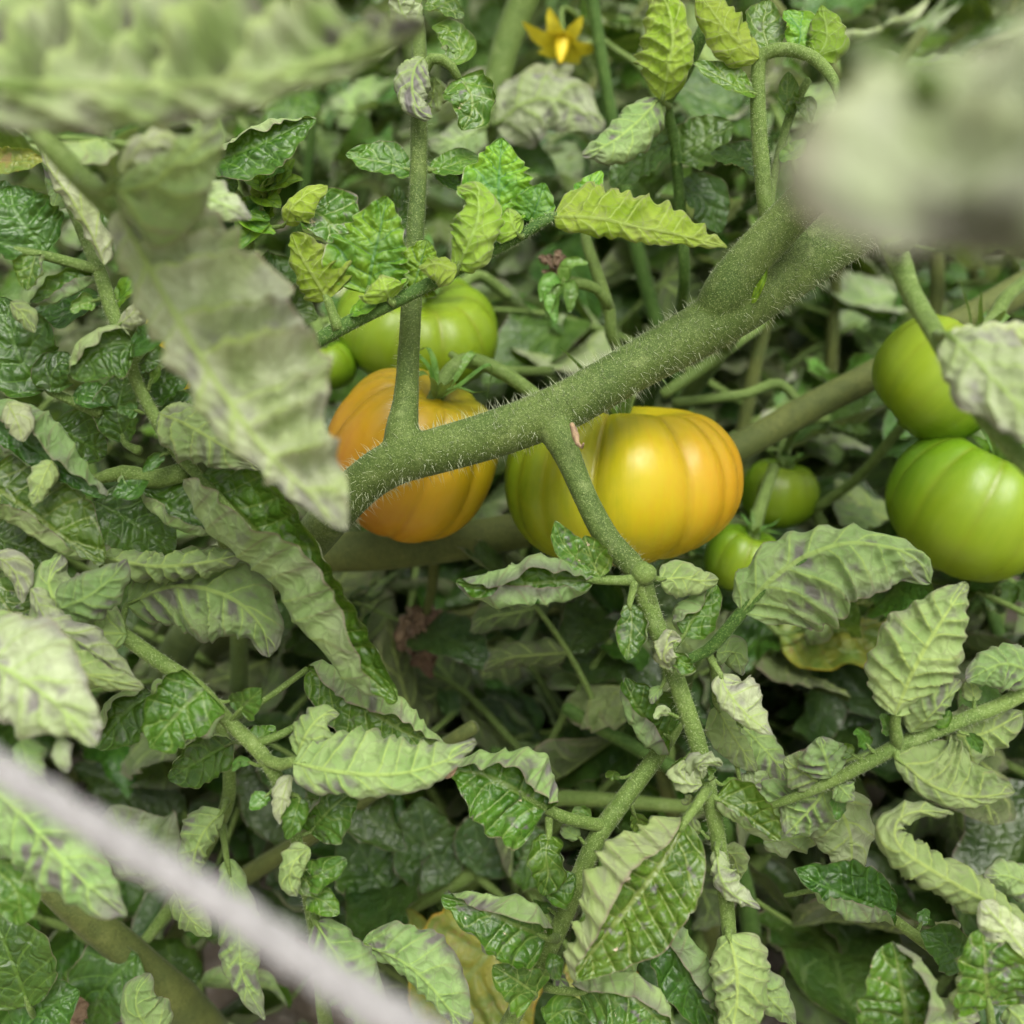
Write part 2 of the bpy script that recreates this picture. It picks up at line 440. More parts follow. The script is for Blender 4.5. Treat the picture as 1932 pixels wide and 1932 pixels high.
# ------------------------------------------------------------------ leaf geometry
def blade(path, wl, wr, face, roll, p=2.0, nvein=7, k=1.3, q=0.05, lobe=0.06, wav=0.35, nu=44, nv=12, seed=0,
          belly=0.8, tipw=1.0, facing=None, basew=0.0, fold=(0.40, 0.24), crumple=0.028):
    """one leaflet blade as a grid. path (k,3) metres; wl/wr arc half widths left / right of heading as seen
    by the camera; face: upper-side normal (world) or pair (base, tip); roll degrees (left, right), upwards."""
    rs = random.Random(seed)
    if facing is None: nu = max(nu, int(nvein * 10))
    c = catmull(path, nu)
    L = np.linalg.norm(np.diff(c, axis=0), axis=1).sum()
    T = norm(np.gradient(c, axis=0))
    u = np.linspace(0, 1, nu)
    face = np.asarray(face, float)
    N = np.repeat(face[None], nu, 0) if face.ndim == 1 else face[0] * (1 - u[:, None]) + face[1] * u[:, None]
    N = norm(N - (N * T).sum(1, keepdims=True) * T)
    B = np.cross(T, N)
    if facing is None:
        facing = (N.mean(0) @ norm(CAM - c.mean(0))) > 0
    # widths / rolls of the + side (along B) and - side
    wp, wm = (wr, wl) if facing else (wl, wr)
    rp_, rm_ = (roll[1], roll[0]) if facing else (roll[0], roll[1])
    prof = np.sin(math.pi * u ** belly) ** 0.6
    prof = prof * (1 - 0.25 * u ** 3) + basew * (1 - u) ** 4
    prof = np.maximum(prof, 0.02)
    prof[-1] = 0.015
    V = np.zeros((nu, 2 * nv + 1, 3))
    PHs = np.zeros((nu, 2 * nv + 1)); AC = np.zeros_like(PHs); LX = np.zeros_like(PHs); LY = np.zeros_like(PHs)
    V[:, nv] = c - N * (0.055 * (wl + wr) / 2 * (1.05 - u) ** 0.6)[:, None]   # midrib: groove above, rib below
    tt = np.linspace(0, 1, nv + 1)[1:] ** 1.12
    tlo = np.concatenate([[0], tt[:-1]])
    lobe0 = lobe
    o1, o2, o3 = rs.random() * 9, rs.random() * 9, rs.random() * 9
    for sgn, w, rl, off in ((1, wp, rp_, 0.0), (-1, wm, rm_, 0.47)):
        off += rs.random() * 0.3
        uw = u + 0.028 * np.sin(u * 11 + o1 * 2 + sgn) + 0.014 * np.sin(u * 27 + o3 + sgn * 2)   # veins are never evenly spaced
        kk = k * (1 + 0.22 * np.sin(u * 6 + o2 + sgn))
        ph_edge = uw * nvein - kk + off
        lobe = lobe0 * (0.5 if rl > 180 else 1.0)
        lm = 0.55 + 0.45 * np.sin(u * 11 + o2 * 3 + sgn)
        scal = 1 + lobe * lm * (np.abs(np.sin(math.pi * ph_edge)) ** 0.8 - 0.6) * 1.5 + 0.06 * np.sin(u * 9 + o1 * sgn) + 0.03 * np.sin(u * 23 + o3 * sgn)
        ww = w * prof * scal
        fo = rl > 180
        if fo: rl = 150 + (rl - 180) * 0.35
        elif not facing: rl = min(rl * 1.35, 170)
        rr = R_(rl) * (1 + wav * 0.12 * np.sin(2 * math.pi * (ph_edge + 0.25)) + wav * 0.35 * np.sin(u * 7.3 + o2 * sgn) + wav * 0.15 * np.sin(u * 17 + o3 * sgn))
        rr = rr * (0.45 + 0.55 * np.sin(math.pi * np.clip(u, 0.02, 0.98) ** 0.8) ** 0.5)
        tm = (tt + tlo) / 2
        if fo:   # margin folded over: flat, bend, then a strip lying back
            t0 = fold[0] + 0.03 * wav * np.sin(2 * math.pi * (ph_edge + 0.3))[:, None] + 0.04 * np.sin(u * 8.3 + o1)[:, None]
            sstep = lambda t_: np.clip((t_[None] - t0) / fold[1], 0, 1)
            sec = lambda t_: 0.10 * t_[None] + 0.90 * (3 * sstep(t_) ** 2 - 2 * sstep(t_) ** 3)
        else:
            sec = lambda t_: t_[None] ** p
        th = rr[:, None] * sec(tm)                           # section angle
        ds = ww[:, None] * (tt - tlo)[None]
        x = np.cumsum(np.cos(th) * ds, 1)
        z = np.cumsum(np.sin(th) * ds, 1)
        the = rr[:, None] * sec(tt)
        ph = uw[:, None] * nvein - tt[None] ** 0.85 * kk[:, None] + off
        bul = np.abs(np.sin(math.pi * ph)) ** 0.55 - 0.55
        win = np.clip(tt * 5, 0, 1) * (1 - 0.35 * tt)
        mod = 1 + 0.5 * np.sin(ph * 2.1 + o3)
        # small irregular blisters on top of the quilting
        bl = np.sin(u[:, None] * 31 + o1 + 3 * tt * 2.2) * np.sin(tt * 11 + o2 + u[:, None] * 9) * 0.25
        h = 1.7 * q * w * (bul * mod + bl) * win * np.sin(math.pi * np.clip(u, 0, 1))[:, None] ** 0.4
        if fo: h = h * (1 - 0.6 * np.clip((tt - fold[0]) / 0.25, 0, 1))
        # margin ripple
        h = h + 0.10 * wav * w * np.sin(2 * math.pi * ph_edge * 1.0)[:, None] * tt ** 3
        # slow irregular crumpling of the whole blade
        h = h + w * crumple * np.clip(tt * 2.5, 0, 1) * (np.sin(u[:, None] * 9.5 + o1 * 1.7 + sgn) * np.cos(tt * 2.6 + o2) + 0.6 * np.sin(u[:, None] * 17 + o3 + 4 * tt * sgn) + 0.4 * np.sin(u[:, None] * 29 + o2 - 7 * tt))
        nx, nz = -np.sin(the), np.cos(the)
        x = x + nx * h; z = z + nz * h
        pos = c[:, None] + sgn * B[:, None] * x[..., None] + N[:, None] * z[..., None]
        idx = nv + sgn * np.arange(1, nv + 1)
        V[:, idx] = pos
        PHs[:, idx] = ph + (0 if sgn > 0 else 20); AC[:, idx] = tt[None]
        LY[:, idx] = sgn * ww[:, None] * tt[None] * 100
    PHs[:, nv] = u * nvein + 0.5
    LX[:] = (u * L * 100)[:, None]
    AL = np.repeat(u[:, None], 2 * nv + 1, 1)
    lc = np.stack([LX + seed % 97 * 3.1, LY + seed % 13 * 7.7, np.zeros_like(LX)], -1)
    base = c[0]
    F = grid_faces(nu, 2 * nv + 1)[:, ::-1]
    return (V - base).reshape(-1, 3), F, dict(ph=PHs.ravel(), ac=AC.ravel(), al=AL.ravel(), lc=lc.reshape(-1, 3)), base

def tube(path, rad, sides=14, cap=True, wob=0.0, seed=0, ridge=0.0):
    """verts, faces of a tapered tube; path (n,3), rad (n,)"""
    path = np.asarray(path); n = len(path)
    T = norm(np.gradient(path, axis=0))
    a = np.array([0.3, 0.2, 0.93])
    N = np.zeros_like(path)
    v = a - (a @ T[0]) * T[0]
    for i in range(n):
        v = v - (v @ T[i]) * T[i]
        v = v / np.linalg.norm(v)
        N[i] = v
    B = np.cross(T, N)
    ang = np.linspace(0, 2 * math.pi, sides, endpoint=False)
    r = np.asarray(rad)[:, None] * (1 + ridge * np.cos(ang * 3 + 0.7)[None] + ridge * 0.5 * np.cos(ang * 5)[None])
    if wob:
        s = np.linspace(0, 1, n)[:, None]
        r = r * (1 + wob * np.sin(s * 23 + ang[None] * 2 + seed) + wob * np.sin(s * 57 + seed * 2 - ang[None]))
    ring = path[:, None] + (np.cos(ang)[None, :, None] * N[:, None] + np.sin(ang)[None, :, None] * B[:, None]) * r[..., None]
    V = ring.reshape(-1, 3)
    F = grid_faces(n, sides, True)[:, ::-1]
    if cap:
        V = np.vstack([V, path[0] - T[0] * r[0].mean() * 0.4, path[-1] + T[-1] * r[-1].mean() * 0.4])
        i0, i1 = len(V) - 2, len(V) - 1
        j = np.arange(sides); j2 = (j + 1) % sides
        F = np.vstack([F, np.stack([np.full(sides, i0), j, j2, np.full(sides, i0)], -1)[:, [0, 2, 1, 0]] * 1,
                       np.stack([np.full(sides, i1), (n - 1) * sides + j2, (n - 1) * sides + j, np.full(sides, i1)], -1)[:, [0, 2, 1, 0]]])
    return V, F

def stem_pts(rows, n=None, smooth=True):
    """rows of (x, y, depth, width px) -> path, radius"""
    a = np.array([np.append(P(x, y, d), PX(w, d) / 2) for x, y, d, w in rows])
    if n is None:
        L = np.linalg.norm(np.diff(a[:, :3], axis=0), axis=1).sum()
        n = max(6, int(L / 0.003))
    c = catmull(a, n)
    return c[:, :3], np.maximum(c[:, 3], 0.0002)

def quads_to_mesh(name, V, F, base, **kw):
    """degenerate quads (cap fans) become triangles"""
    deg = F[:, 0] == F[:, 3]
    if deg.any():
        me = bpy.data.meshes.new(name)
        fl = [tuple(f) for f in F[~deg]] + [tuple(f[:3]) for f in F[deg]]
        me.from_pydata((V - base).tolist(), [], fl)
        me.polygons.foreach_set('use_smooth', np.ones(len(fl), bool))
        me.update()
        return me
    return make_mesh(name, V - base, F, **kw)

def stalk(name, rows, parent, mat='stalk', sides=12, ridge=0.04, wob=0.012, seed=0):
    pth, rad = stem_pts(rows)
    V, F = tube(pth, rad, sides, wob=wob, ridge=ridge, seed=seed)
    return add_obj(name, quads_to_mesh(name, V, F, pth[0]), parent, pth[0], M[mat])

SEED = [100]
WK = 1.32
def LF(parent, pts, w, face, roll=(0, 0), mat='leaf', st=None, sw=11, **kw):
    """leaflet from photo positions. w: px half widths (arc) left/right of heading; st: where its little stalk starts"""
    SEED[0] += 1
    kw.setdefault('seed', SEED[0])
    path = np.array([P(*p) for p in pts])
    d = np.mean([p[2] for p in pts])
    wl, wr = (w, w) if not isinstance(w, tuple) else w
    wl, wr = wl * WK, wr * WK
    if isinstance(face[0], tuple):
        fc = np.array([camvec(face[0]), camvec(face[1])])
    else:
        fc = camvec(face)
    V, F, at, base = blade(path, PX(wl, d), PX(wr, d), fc, roll, **kw)
    o = add_obj('leaflet', make_mesh('leaflet', V, F, at), parent, base, M[mat])
    if st is not None:
        p0, p1 = np.array(st), np.array(pts[0])
        p2 = p1 + (np.array(pts[1]) - p1) * 0.3
        rows = [(*p0, sw * 1.25), (*((p0 + p1) / 2 + np.array([0, 2, 0])), sw * 0.95), (*p1, sw * 0.85), (*p2, sw * 0.4)]
        stalk('leaf_stalk', rows, parent, sides=8)
    return o

# ------------------------------------------------------------------ ground
def build_ground():
    n = 150
    # denser near the camera, reaching the horizon
    s = np.linspace(-1, 1, n)
    ax = np.sign(s) * (np.abs(s) * 1.2 + (np.abs(s) ** 7) * 150)
    X, Y = np.meshgrid(ax, ax + 0.6, indexing='ij')
    Z = np.zeros_like(X)
    for i in range(n):
        for j in range(n):
            if abs(X[i, j]) < 4 and abs(Y[i, j]) < 4:
                v = Vector((X[i, j] * 14, Y[i, j] * 14, 0))
                Z[i, j] = 0.012 * mnoise.noise(v) + 0.006 * mnoise.noise(v * 3.1)
    V = np.stack([X, Y, Z], -1).reshape(-1, 3)
    t = NT('soil')
    co = t.n('ShaderNodeTexCoord').outputs['Object']
    n1 = t.noise(co, 9, 6, 0.65); n2 = t.noise(co, 90, 5, 0.7)
    c = t.mix(t.step(n1, 0.3, 0.7), (0.20, 0.155, 0.115), (0.40, 0.33, 0.265))
    c = t.mix(t.step(n2, 0.45, 0.7), c, (0.46, 0.40, 0.34))
    bs = t.n('ShaderNodeBsdfPrincipled'); t.lk(c, bs.inputs['Base Color']); bs.inputs['Roughness'].default_value = 0.95
    bp = t.n('ShaderNodeBump'); bp.inputs['Distance'].default_value = 0.008
    t.lk(n2, bp.inputs['Height']); t.lk(bp.outputs[0], bs.inputs['Normal'])
    out = t.n('ShaderNodeOutputMaterial'); t.lk(bs.outputs[0], out.inputs['Surface'])
    o = add_obj('ground', make_mesh('ground', V, grid_faces(n, n)), None, (0, 0, 0), t.m)
    o['kind'] = 'structure'
    o['label'] = 'dry pale crumbly soil of the vegetable bed under the plants'
build_ground()

def leafE(plant, x, y, d):
    return empty('leaf', P(x, y, d), plant)

def hairs(parent, rowsets, n, lo, hi, rad, seed, name='hairs'):
    """short bristles standing on stems; rowsets: list of row lists"""
    rs = np.random.RandomState(seed)
    Vs, Fs, o = [], [], 0
    base = None
    paths = [stem_pts(r) for r in rowsets]
    lens = np.array([np.linalg.norm(np.diff(p, axis=0), axis=1).sum() for p, _ in paths])
    for (pth, rad_s), cnt in zip(paths, (n * lens / lens.sum()).astype(int)):
        if base is None: base = pth[0]
        T = norm(np.gradient(pth, axis=0))
        f = rs.rand(cnt) * (len(pth) - 1.001)
        i = f.astype(int); g = (f - i)[:, None]
        c = pth[i] * (1 - g) + pth[i + 1] * g
        t = T[i]
        r = rad_s[i]
        rv = norm(rs.normal(size=(cnt, 3)))
        nrm = norm(rv - (rv * t).sum(1, keepdims=True) * t)
        L = lo + (hi - lo) * rs.rand(cnt) ** 2.2
        root = c + nrm * (r * 0.97)[:, None]
        d = norm(nrm + rs.normal(size=(cnt, 3)) * 0.22)
        bend = norm(np.cross(d, rs.normal(size=(cnt, 3)))) * (L * 0.18)[:, None]
        mid = root + d * (L * 0.55)[:, None] + bend * 0.5
        tip = root + d * L[:, None] + bend * 1.2 + np.array([0, 0, -1.0]) * (L * 0.10)[:, None]
        a = norm(np.cross(d, rs.normal(size=(cnt, 3)))); b = np.cross(d, a)
        tri = [a * math.cos(q) + b * math.sin(q) for q in (0, 2.094, 4.189)]
        rr = rad * (0.7 + 0.6 * rs.rand(cnt))[:, None]
        V = np.stack([root + tri[0] * rr, root + tri[1] * rr, root + tri[2] * rr,
                      mid + tri[0] * rr * 0.6, mid + tri[1] * rr * 0.6, mid + tri[2] * rr * 0.6, tip], 1)
        k = (np.arange(cnt) * 7)[:, None]
        pat = [(0, 1, 4), (0, 4, 3), (1, 2, 5), (1, 5, 4), (2, 0, 3), (2, 3, 5), (3, 4, 6), (4, 5, 6), (5, 3, 6)]
        F = np.stack([k + np.array(p)[None] for p in pat], 1).reshape(-1, 3)
        Vs.append(V.reshape(-1, 3)); Fs.append(F + o); o += cnt * 7
    ob = add_obj(name, make_mesh(name, np.vstack(Vs) - base, np.vstack(Fs)), parent, base, M['hair'])
    ob['kind'] = 'stuff'
    return ob

# ================================================================== the main plant: thick hairy stem
MAIN = [(2010, 150, 30.5, 100), (1860, 250, 29.3, 104), (1740, 335, 28.3, 108), (1640, 408, 27.6, 108), (1520, 490, 27, 106), (1420, 560, 26.6, 106),
        (1330, 616, 26.5, 102), (1200, 690, 26.4, 92), (1060, 768, 26.3, 92), (940, 815, 26.4, 90), (830, 848, 26.6, 87),
        (745, 873, 26.9, 86), (685, 912, 27.3, 82), (630, 968, 28, 80), (560, 1045, 30.5, 76), (450, 1120, 34, 72), (340, 1220, 40, 66), (280, 1400, 50, 64), (270, 1520, 60, 64)]
BRANCH = [(1330, 612, 26.5, 60), (1362, 562, 26.1, 88), (1412, 492, 25.8, 82), (1500, 398, 25.4, 78), (1568, 330, 24.6, 78), (1594, 268, 23, 70),
          (1604, 205, 20.5, 60), (1612, 150, 17, 58), (1625, 110, 12, 66), (1680, 135, 8.2, 80), (1780, 178, 7.4, 70)]
SHOOT = [(745, 880, 26.9, 50), (757, 820, 26.8, 64), (765, 765, 27, 52), (770, 690, 27.2, 44), (775, 600, 27.3, 41), (783, 450, 27.6, 37),
         (790, 330, 27.8, 35), (791, 230, 28, 34), (792, 150, 28.2, 32), (790, 70, 28.6, 30), (780, -30, 29.2, 28)]
HANG = [(1035, 765, 26.3, 60), (1050, 815, 26, 66), (1072, 862, 25.8, 52), (1110, 950, 25.5, 47), (1150, 1022, 25.3, 50), (1203, 1080, 25.1, 46),
        (1226, 1150, 25.1, 37), (1262, 1245, 25.1, 35), (1290, 1325, 25, 35), (1315, 1400, 25, 34), (1331, 1470, 25, 34), (1350, 1560, 25.2, 31),
        (1363, 1650, 25.3, 30), (1375, 1760, 25.3, 28), (1372, 1850, 25.4, 24), (1360, 1960, 25.6, 20)]
PETI = [(1575, 318, 24.4, 30), (1606, 340, 23.6, 34), (1640, 398, 22.8, 38), (1690, 478, 22, 44), (1718, 550, 21.2, 37), (1760, 622, 20.2, 36),
        (1812, 712, 19.2, 36), (1868, 800, 18.4, 36), (1960, 900, 17.6, 36)]

plant = empty('tomato_plant', P(270, 1530, 61) * np.array([1, 1, 0]))
tag(plant, 'tomato plant whose thick hairy green stem crosses in front of the two ripening tomatoes', 'plant')

def blended_stem(name, rowsets, parent, mat, voxel=0.0007):
    """several stems melted into one skin so that side shoots flare out of the main stem"""
    Vs, Fs, o = [], [], 0
    base = P(*rowsets[0][0][:3])
    for k, rows in enumerate(rowsets):
        pth, rad = stem_pts(rows)
        V, F = tube(pth, rad, 22, wob=0.012, ridge=0.02, seed=k * 3)
        Vs.append(V); Fs.append(F + o); o += len(V)
    V, F = np.vstack(Vs), np.vstack(Fs)
    me = quads_to_mesh(name, V, F, base)
    ob = add_obj(name, me, parent, base, M[mat])
    rm = ob.modifiers.new('melt', 'REMESH'); rm.mode = 'VOXEL'; rm.voxel_size = voxel; rm.use_smooth_shade = True
    sm = ob.modifiers.new('soften', 'SMOOTH'); sm.iterations = 9; sm.factor = 0.6
    return ob
blended_stem('stem', [MAIN, BRANCH, SHOOT, HANG[:7], PETI[:4]], plant, 'stem')
hairs(plant, [MAIN[1:14]], 3600, 0.0010, 0.0042, 0.000065, 1)
hairs(plant, [MAIN[1:14], BRANCH[:7]], 9000, 0.0003, 0.0009, 0.00004, 2)
hairs(plant, [BRANCH[:6], SHOOT[:9]], 700, 0.0006, 0.0022, 0.000038, 3)
# scab where an old side shoot broke off
sp, sr = stem_pts([(1078, 800, 25.1, 10), (1086, 818, 24.95, 13), (1090, 838, 24.95, 9), (1099, 845, 24.8, 5), (1101, 836, 24.7, 3)])
V, F = tube(sp, sr, 8, wob=0.15)
add_obj('scab', quads_to_mesh('scab', V, F, sp[0]), plant, sp[0], M['scab'])

# ---- hanging compound leaf in the middle
lf = leafE(plant, 1203, 1080, 25.1)
stalk('leaf_stalk', HANG[5:], lf, 'stalk', 18, ridge=0.03)
hairs(lf, [HANG[4:13]], 900, 0.0005, 0.0020, 0.000042, 5)
# knuckle
stalk('knuckle', [(1200, 1075, 25.0, 34), (1218, 1082, 24.8, 46), (1234, 1076, 24.7, 22)], lf, 'stalk', 12)
U, D_ = (0, 0.15, 1), (0, -0.15, -1)
LF(lf, [(1120, 1094, 24.7), (1060, 1097, 24.6), (980, 1103, 24.5), (905, 1108, 24.5), (860, 1100, 24.3)], (72, 72), (0.05, 0.1, 1), (225, 225), 'leaf',
   st=(1212, 1093, 24.9), sw=20, p=3.2, nvein=6, q=0.10, wav=0.5, belly=0.95)
LF(lf, [(1125, 1090, 24.65), (1095, 1062, 24.6), (1062, 1025, 24.5), (1047, 983, 24.4)], (22, 26), (0.1, 0, 1), (50, 20), 'scarred', nvein=3, belly=0.9)
LF(lf, [(1132, 1090, 24.65), (1118, 1060, 24.6), (1104, 1010, 24.5)], (24, 34), (-0.1, 0.1, 1), (20, 70), 'scarred', nvein=3, belly=0.8)
LF(lf, [(1188, 1138, 24.7), (1192, 1180, 24.6), (1186, 1225, 24.5), (1184, 1246, 24.5)], (32, 32), U, (140, 140), 'scarred', st=(1198, 1098, 24.8), sw=15, p=3, nvein=4, belly=0.9)
LF(lf, [(1245, 1093, 25.2), (1285, 1090, 25.4), (1325, 1096, 25.6), (1356, 1092, 25.8)], (34, 34), (0, -0.2, -1), (60, 70), 'leaf', st=(1225, 1085, 25), sw=13, nvein=4)
LF(lf, [(1290, 1200, 25.9), (1310, 1165, 26), (1335, 1125, 26.2), (1350, 1100, 26.4)], (60, 34), (-0.2, 0.1, 1), (220, 40), 'leaf', st=(1248, 1240, 25.3), sw=12, p=2.2, nvein=5, belly=0.7)
# crumpled tufts on the stalk
LF(lf, [(1268, 1262, 24.6), (1252, 1240, 24.3), (1262, 1215, 24.3), (1285, 1205, 24.5)], (34, 26), (0.5, 0.3, -1), (120, 160), 'pale', nvein=3, q=0.25, wav=0.8, nu=26)
LF(lf, [(1262, 1260, 24.7), (1280, 1250, 24.4), (1300, 1262, 24.4), (1304, 1252, 24.6)], (20, 22), (0, 0.6, 1), (90, 140), 'leaf', nvein=3, q=0.25, wav=0.8, nu=24)
LF(lf, [(1325, 1480, 24.6), (1300, 1478, 24.4), (1283, 1455, 24.3), (1296, 1438, 24.5)], (26, 26), (-0.3, 0, -1), (90, 130), 'pale', nvein=3, q=0.25, wav=0.8, nu=24)
LF(lf, [(1325, 1470, 24.6), (1318, 1445, 24.3), (1340, 1440, 24.3), (1362, 1446, 24.4)], (26, 20), (0, 0.6, -1), (100, 150), 'pale', nvein=3, q=0.25, wav=0.8, nu=24)
LF(lf, [(1325, 1475, 24.7), (1330, 1452, 24.6), (1352, 1452, 24.5)], (16, 20), (0, 0.3, 1), (60, 60), 'leaf', nvein=3, q=0.2, nu=20)
# the large blistered leaflet, left margin rolled over
LF(lf, [(1292, 1550, 24.2), (1262, 1610, 23.8), (1212, 1680, 23.6), (1150, 1755, 23.5), (1105, 1815, 23.5), (1082, 1850, 23.4)], (82, 150), (0.2, 0.0, 1), (40, 225), 'scarred', fold=(0.52, 0.16),
   st=(1334, 1488, 24.9), sw=20, p=2.0, nvein=10, k=1.1, q=0.09, wav=0.15, nu=72, nv=20, belly=0.85, lobe=0.05)
LF(lf, [(1350, 1506, 24.9), (1390, 1525, 24.8), (1432, 1556, 24.7), (1472, 1586, 24.6)], (46, 42), ((-0.2, 0.6, 0.8), (0, -0.2, 0.9)), (60, 190), 'leaf', st=(1336, 1492, 25), sw=14, p=1.6, nvein=5)
LF(lf, [(1352, 1602, 24.8), (1358, 1650, 24.5), (1380, 1685, 24.5), (1434, 1716, 24.5)], (42, 34), (0.3, -0.1, -1), (110, 120), 'pale', st=(1355, 1590, 25.1), sw=14, p=1.3, nvein=5, q=0.09)
LF(lf, [(1365, 1600, 25.6), (1385, 1620, 25.8), (1396, 1660, 26)], (26, 26), (0.6, -0.1, -1), (90, 60), 'leaf', nvein=4)
LF(lf, [(1374, 1762, 24.9), (1388, 1820, 24.7), (1390, 1890, 24.7), (1372, 1985, 24.8)], (62, 48), (0.1, -0.1, -1), (50, 80), 'leaf', st=(1374, 1745, 25.3), sw=16, nvein=7, q=0.10, belly=0.7)
LF(lf, [(1400, 1830, 25.4), (1440, 1870, 25.5), (1500, 1935, 25.8)], (36, 40), (0.1, 0.1, -1), (60, 60), 'leaf', st=(1375, 1800, 25.4), sw=12, nvein=6)
# side branch of the hanging leaf with the big arching leaflet
lf = leafE(plant, 1275, 1258, 25.2)
stalk('leaf_stalk', [(1268, 1262, 25.2, 24), (1300, 1244, 25.3, 22), (1337, 1226, 25.1, 24), (1372, 1188, 24.8, 25), (1404, 1150, 24.6, 25), (1452, 1098, 24.3, 20), (1520, 1052, 24.1, 14)], lf, 'stem_dark', 12)
LF(lf, [(1400, 1154, 24.5), (1446, 1100, 24.2), (1520, 1048, 24.0), (1600, 1024, 23.9), (1680, 1032, 23.9), (1732, 1058, 24), (1757, 1100, 24.2)], (62, 108), ((-0.2, -0.3, -1), (0.1, -0.4, -1)), (105, 25), 'leaf',
   nvein=8, k=1.5, q=0.10, wav=0.4, nu=64, nv=16, belly=0.62, lobe=0.12)
LF(lf, [(1359, 1272, 25), (1372, 1305, 24.8), (1410, 1350, 24.8), (1458, 1386, 24.9)], (62, 24), (-0.35, -0.3, -1), (35, 80), 'pale', st=(1337, 1234, 25.2), sw=14, nvein=6, q=0.09, belly=0.7)
LF(lf, [(1352, 1232, 25.6), (1385, 1232, 26), (1400, 1275, 26.2)], (26, 30), (0.2, 0, -1), (50, 70), 'leaf', nvein=4)
LF(lf, [(1350, 1330, 26.4), (1378, 1380, 26.4), (1404, 1420, 26.5), (1428, 1456, 26.6)], (28, 34), (-0.4, 0, -1), (70, 40), 'leaf', st=(1345, 1245, 25.4), sw=12, nvein=6)
LF(lf, [(1390, 1360, 27), (1430, 1400, 27), (1465, 1440, 27), (1490, 1480, 27.1)], (32, 36), (-0.2, 0, -1), (60, 50), 'leaf', st=(1345, 1250, 25.5), sw=12, nvein=6)
LF(lf, [(1400, 1490, 26.8), (1430, 1475, 26.7), (1445, 1455, 26.7)], (24, 26), (0, 0, -1), (60, 50), 'pale', st=(1385, 1420, 26.6), sw=9, nvein=4)
# ---- petiole and leaf at the upper right, close to the lens
lf = leafE(plant, 1690, 478, 22)
stalk('leaf_stalk', PETI[2:], lf, 'stalk', 14)
stalk('leaf_stalk', [(1680, 470, 22, 26), (1712, 462, 21, 24), (1736, 430, 19, 26), (1755, 400, 17, 22)], lf, 'stalk', 10)
LF(lf, [(1790, 632, 18.6), (1850, 690, 18), (1930, 775, 17.4), (2010, 860, 17)], (105, 60), (0.1, -0.2, -1), (30, 60), 'pale', st=(1770, 632, 19.9), sw=18, nvein=6, q=0.14, belly=0.7, nv=14)
LF(lf, [(1800, 640, 18.5), (1870, 640, 18.8), (1960, 610, 19)], (40, 50), (0, -0.3, -1), (60, 40), 'pale', nvein=5, q=0.1)
LF(lf, [(1750, 405, 17), (1800, 440, 15), (1870, 440, 13.5), (1960, 400, 12.5)], (70, 60), (0, 0.2, -1), (50, 50), 'leaf', nvein=5)
lf = leafE(plant, 1612, 150, 17)
LF(lf, [(1690, 140, 8.0), (1790, 180, 7.4), (1900, 210, 7.1), (2030, 230, 7.0), (2350, 260, 7.0)], (300, 235), (0.05, -0.2, -1), (22, 30), 'greyed', nvein=3, k=0.3, q=0.34, wav=0.3, nu=60, nv=16, basew=0.2, belly=0.6)
LF(lf, [(1414, 572, 25.9), (1424, 535, 25.7), (1440, 470, 25.8)], (20, 20), (-0.7, 0.1, 1), (60, 60), 'young', nvein=2, q=0.02, lobe=0.02)
# ---- leaflets on the upright side shoot
lf = leafE(plant, 790, 325, 27.8)
LF(lf, [(776, 322, 27.8), (730, 308, 27.6), (690, 300, 27.5), (652, 292, 27.4)], (30, 34), (0, 0.3, 1), (60, 30), 'leaf', nvein=4, st=(790, 318, 27.8), sw=12)
LF(lf, [(812, 322, 27.9), (850, 312, 28), (880, 300, 28.2), (915, 303, 28.4)], (26, 30), (0, 0.6, 0.8), (50, 30), 'leaf', nvein=4, st=(794, 308, 27.9), sw=14)
LF(lf, [(820, 330, 28), (850, 345, 28.2), (876, 358, 28.4)], (22, 22), (0, 0.5, 0.8), (50, 60), 'dark', nvein=4)
LF(lf, [(762, 460, 28.4), (752, 410, 28.6), (750, 350, 28.8)], (26, 26), (0.3, 0, 1), (90, 60), 'scarred', st=(783, 465, 27.9), sw=8, nvein=4)
lf = leafE(plant, 800, 120, 28)
stalk('leaf_stalk', [(791, 150, 28.1, 22), (815, 110, 27.8, 22), (845, 118, 27.8, 20), (866, 148, 27.9, 14)], lf)
LF(lf, [(800, 108, 27.6), (782, 130, 27.2), (778, 170, 27), (790, 205, 27), (816, 222, 27)], (42, 46), (-0.3, -0.1, -1), (70, 120), 'pale', nvein=5, q=0.1, p=1.4)
LF(lf, [(868, 148, 27.8), (888, 175, 27.6), (890, 210, 27.6), (872, 246, 27.6)], (44, 46), (0.2, 0.1, 1), (120, 60), 'scarred', nvein=4, p=3)
LF(lf, [(845, 120, 27.9), (870, 100, 28), (850, 60, 28.3), (815, 50, 28.5)], (30, 26), (0, 0.4, 1), (50, 60), 'leaf', nvein=4)
LF(lf, [(820, 145, 28.2), (815, 190, 28.5), (800, 215, 28.6)], (24, 24), (0.5, 0, -1), (60, 60), 'leaf', nvein=4)
LF(lf, [(788, 60, 28.5), (760, 25, 28.3), (745, -20, 28)], (30, 34), (0.2, 0, -1), (70, 60), 'pale', nvein=4)
LF(lf, [(800, 10, 28.6), (840, 15, 28.5), (875, 35, 28.4)], (24, 28), (0, 0.5, 0.8), (80, 60), 'leaf', nvein=4)

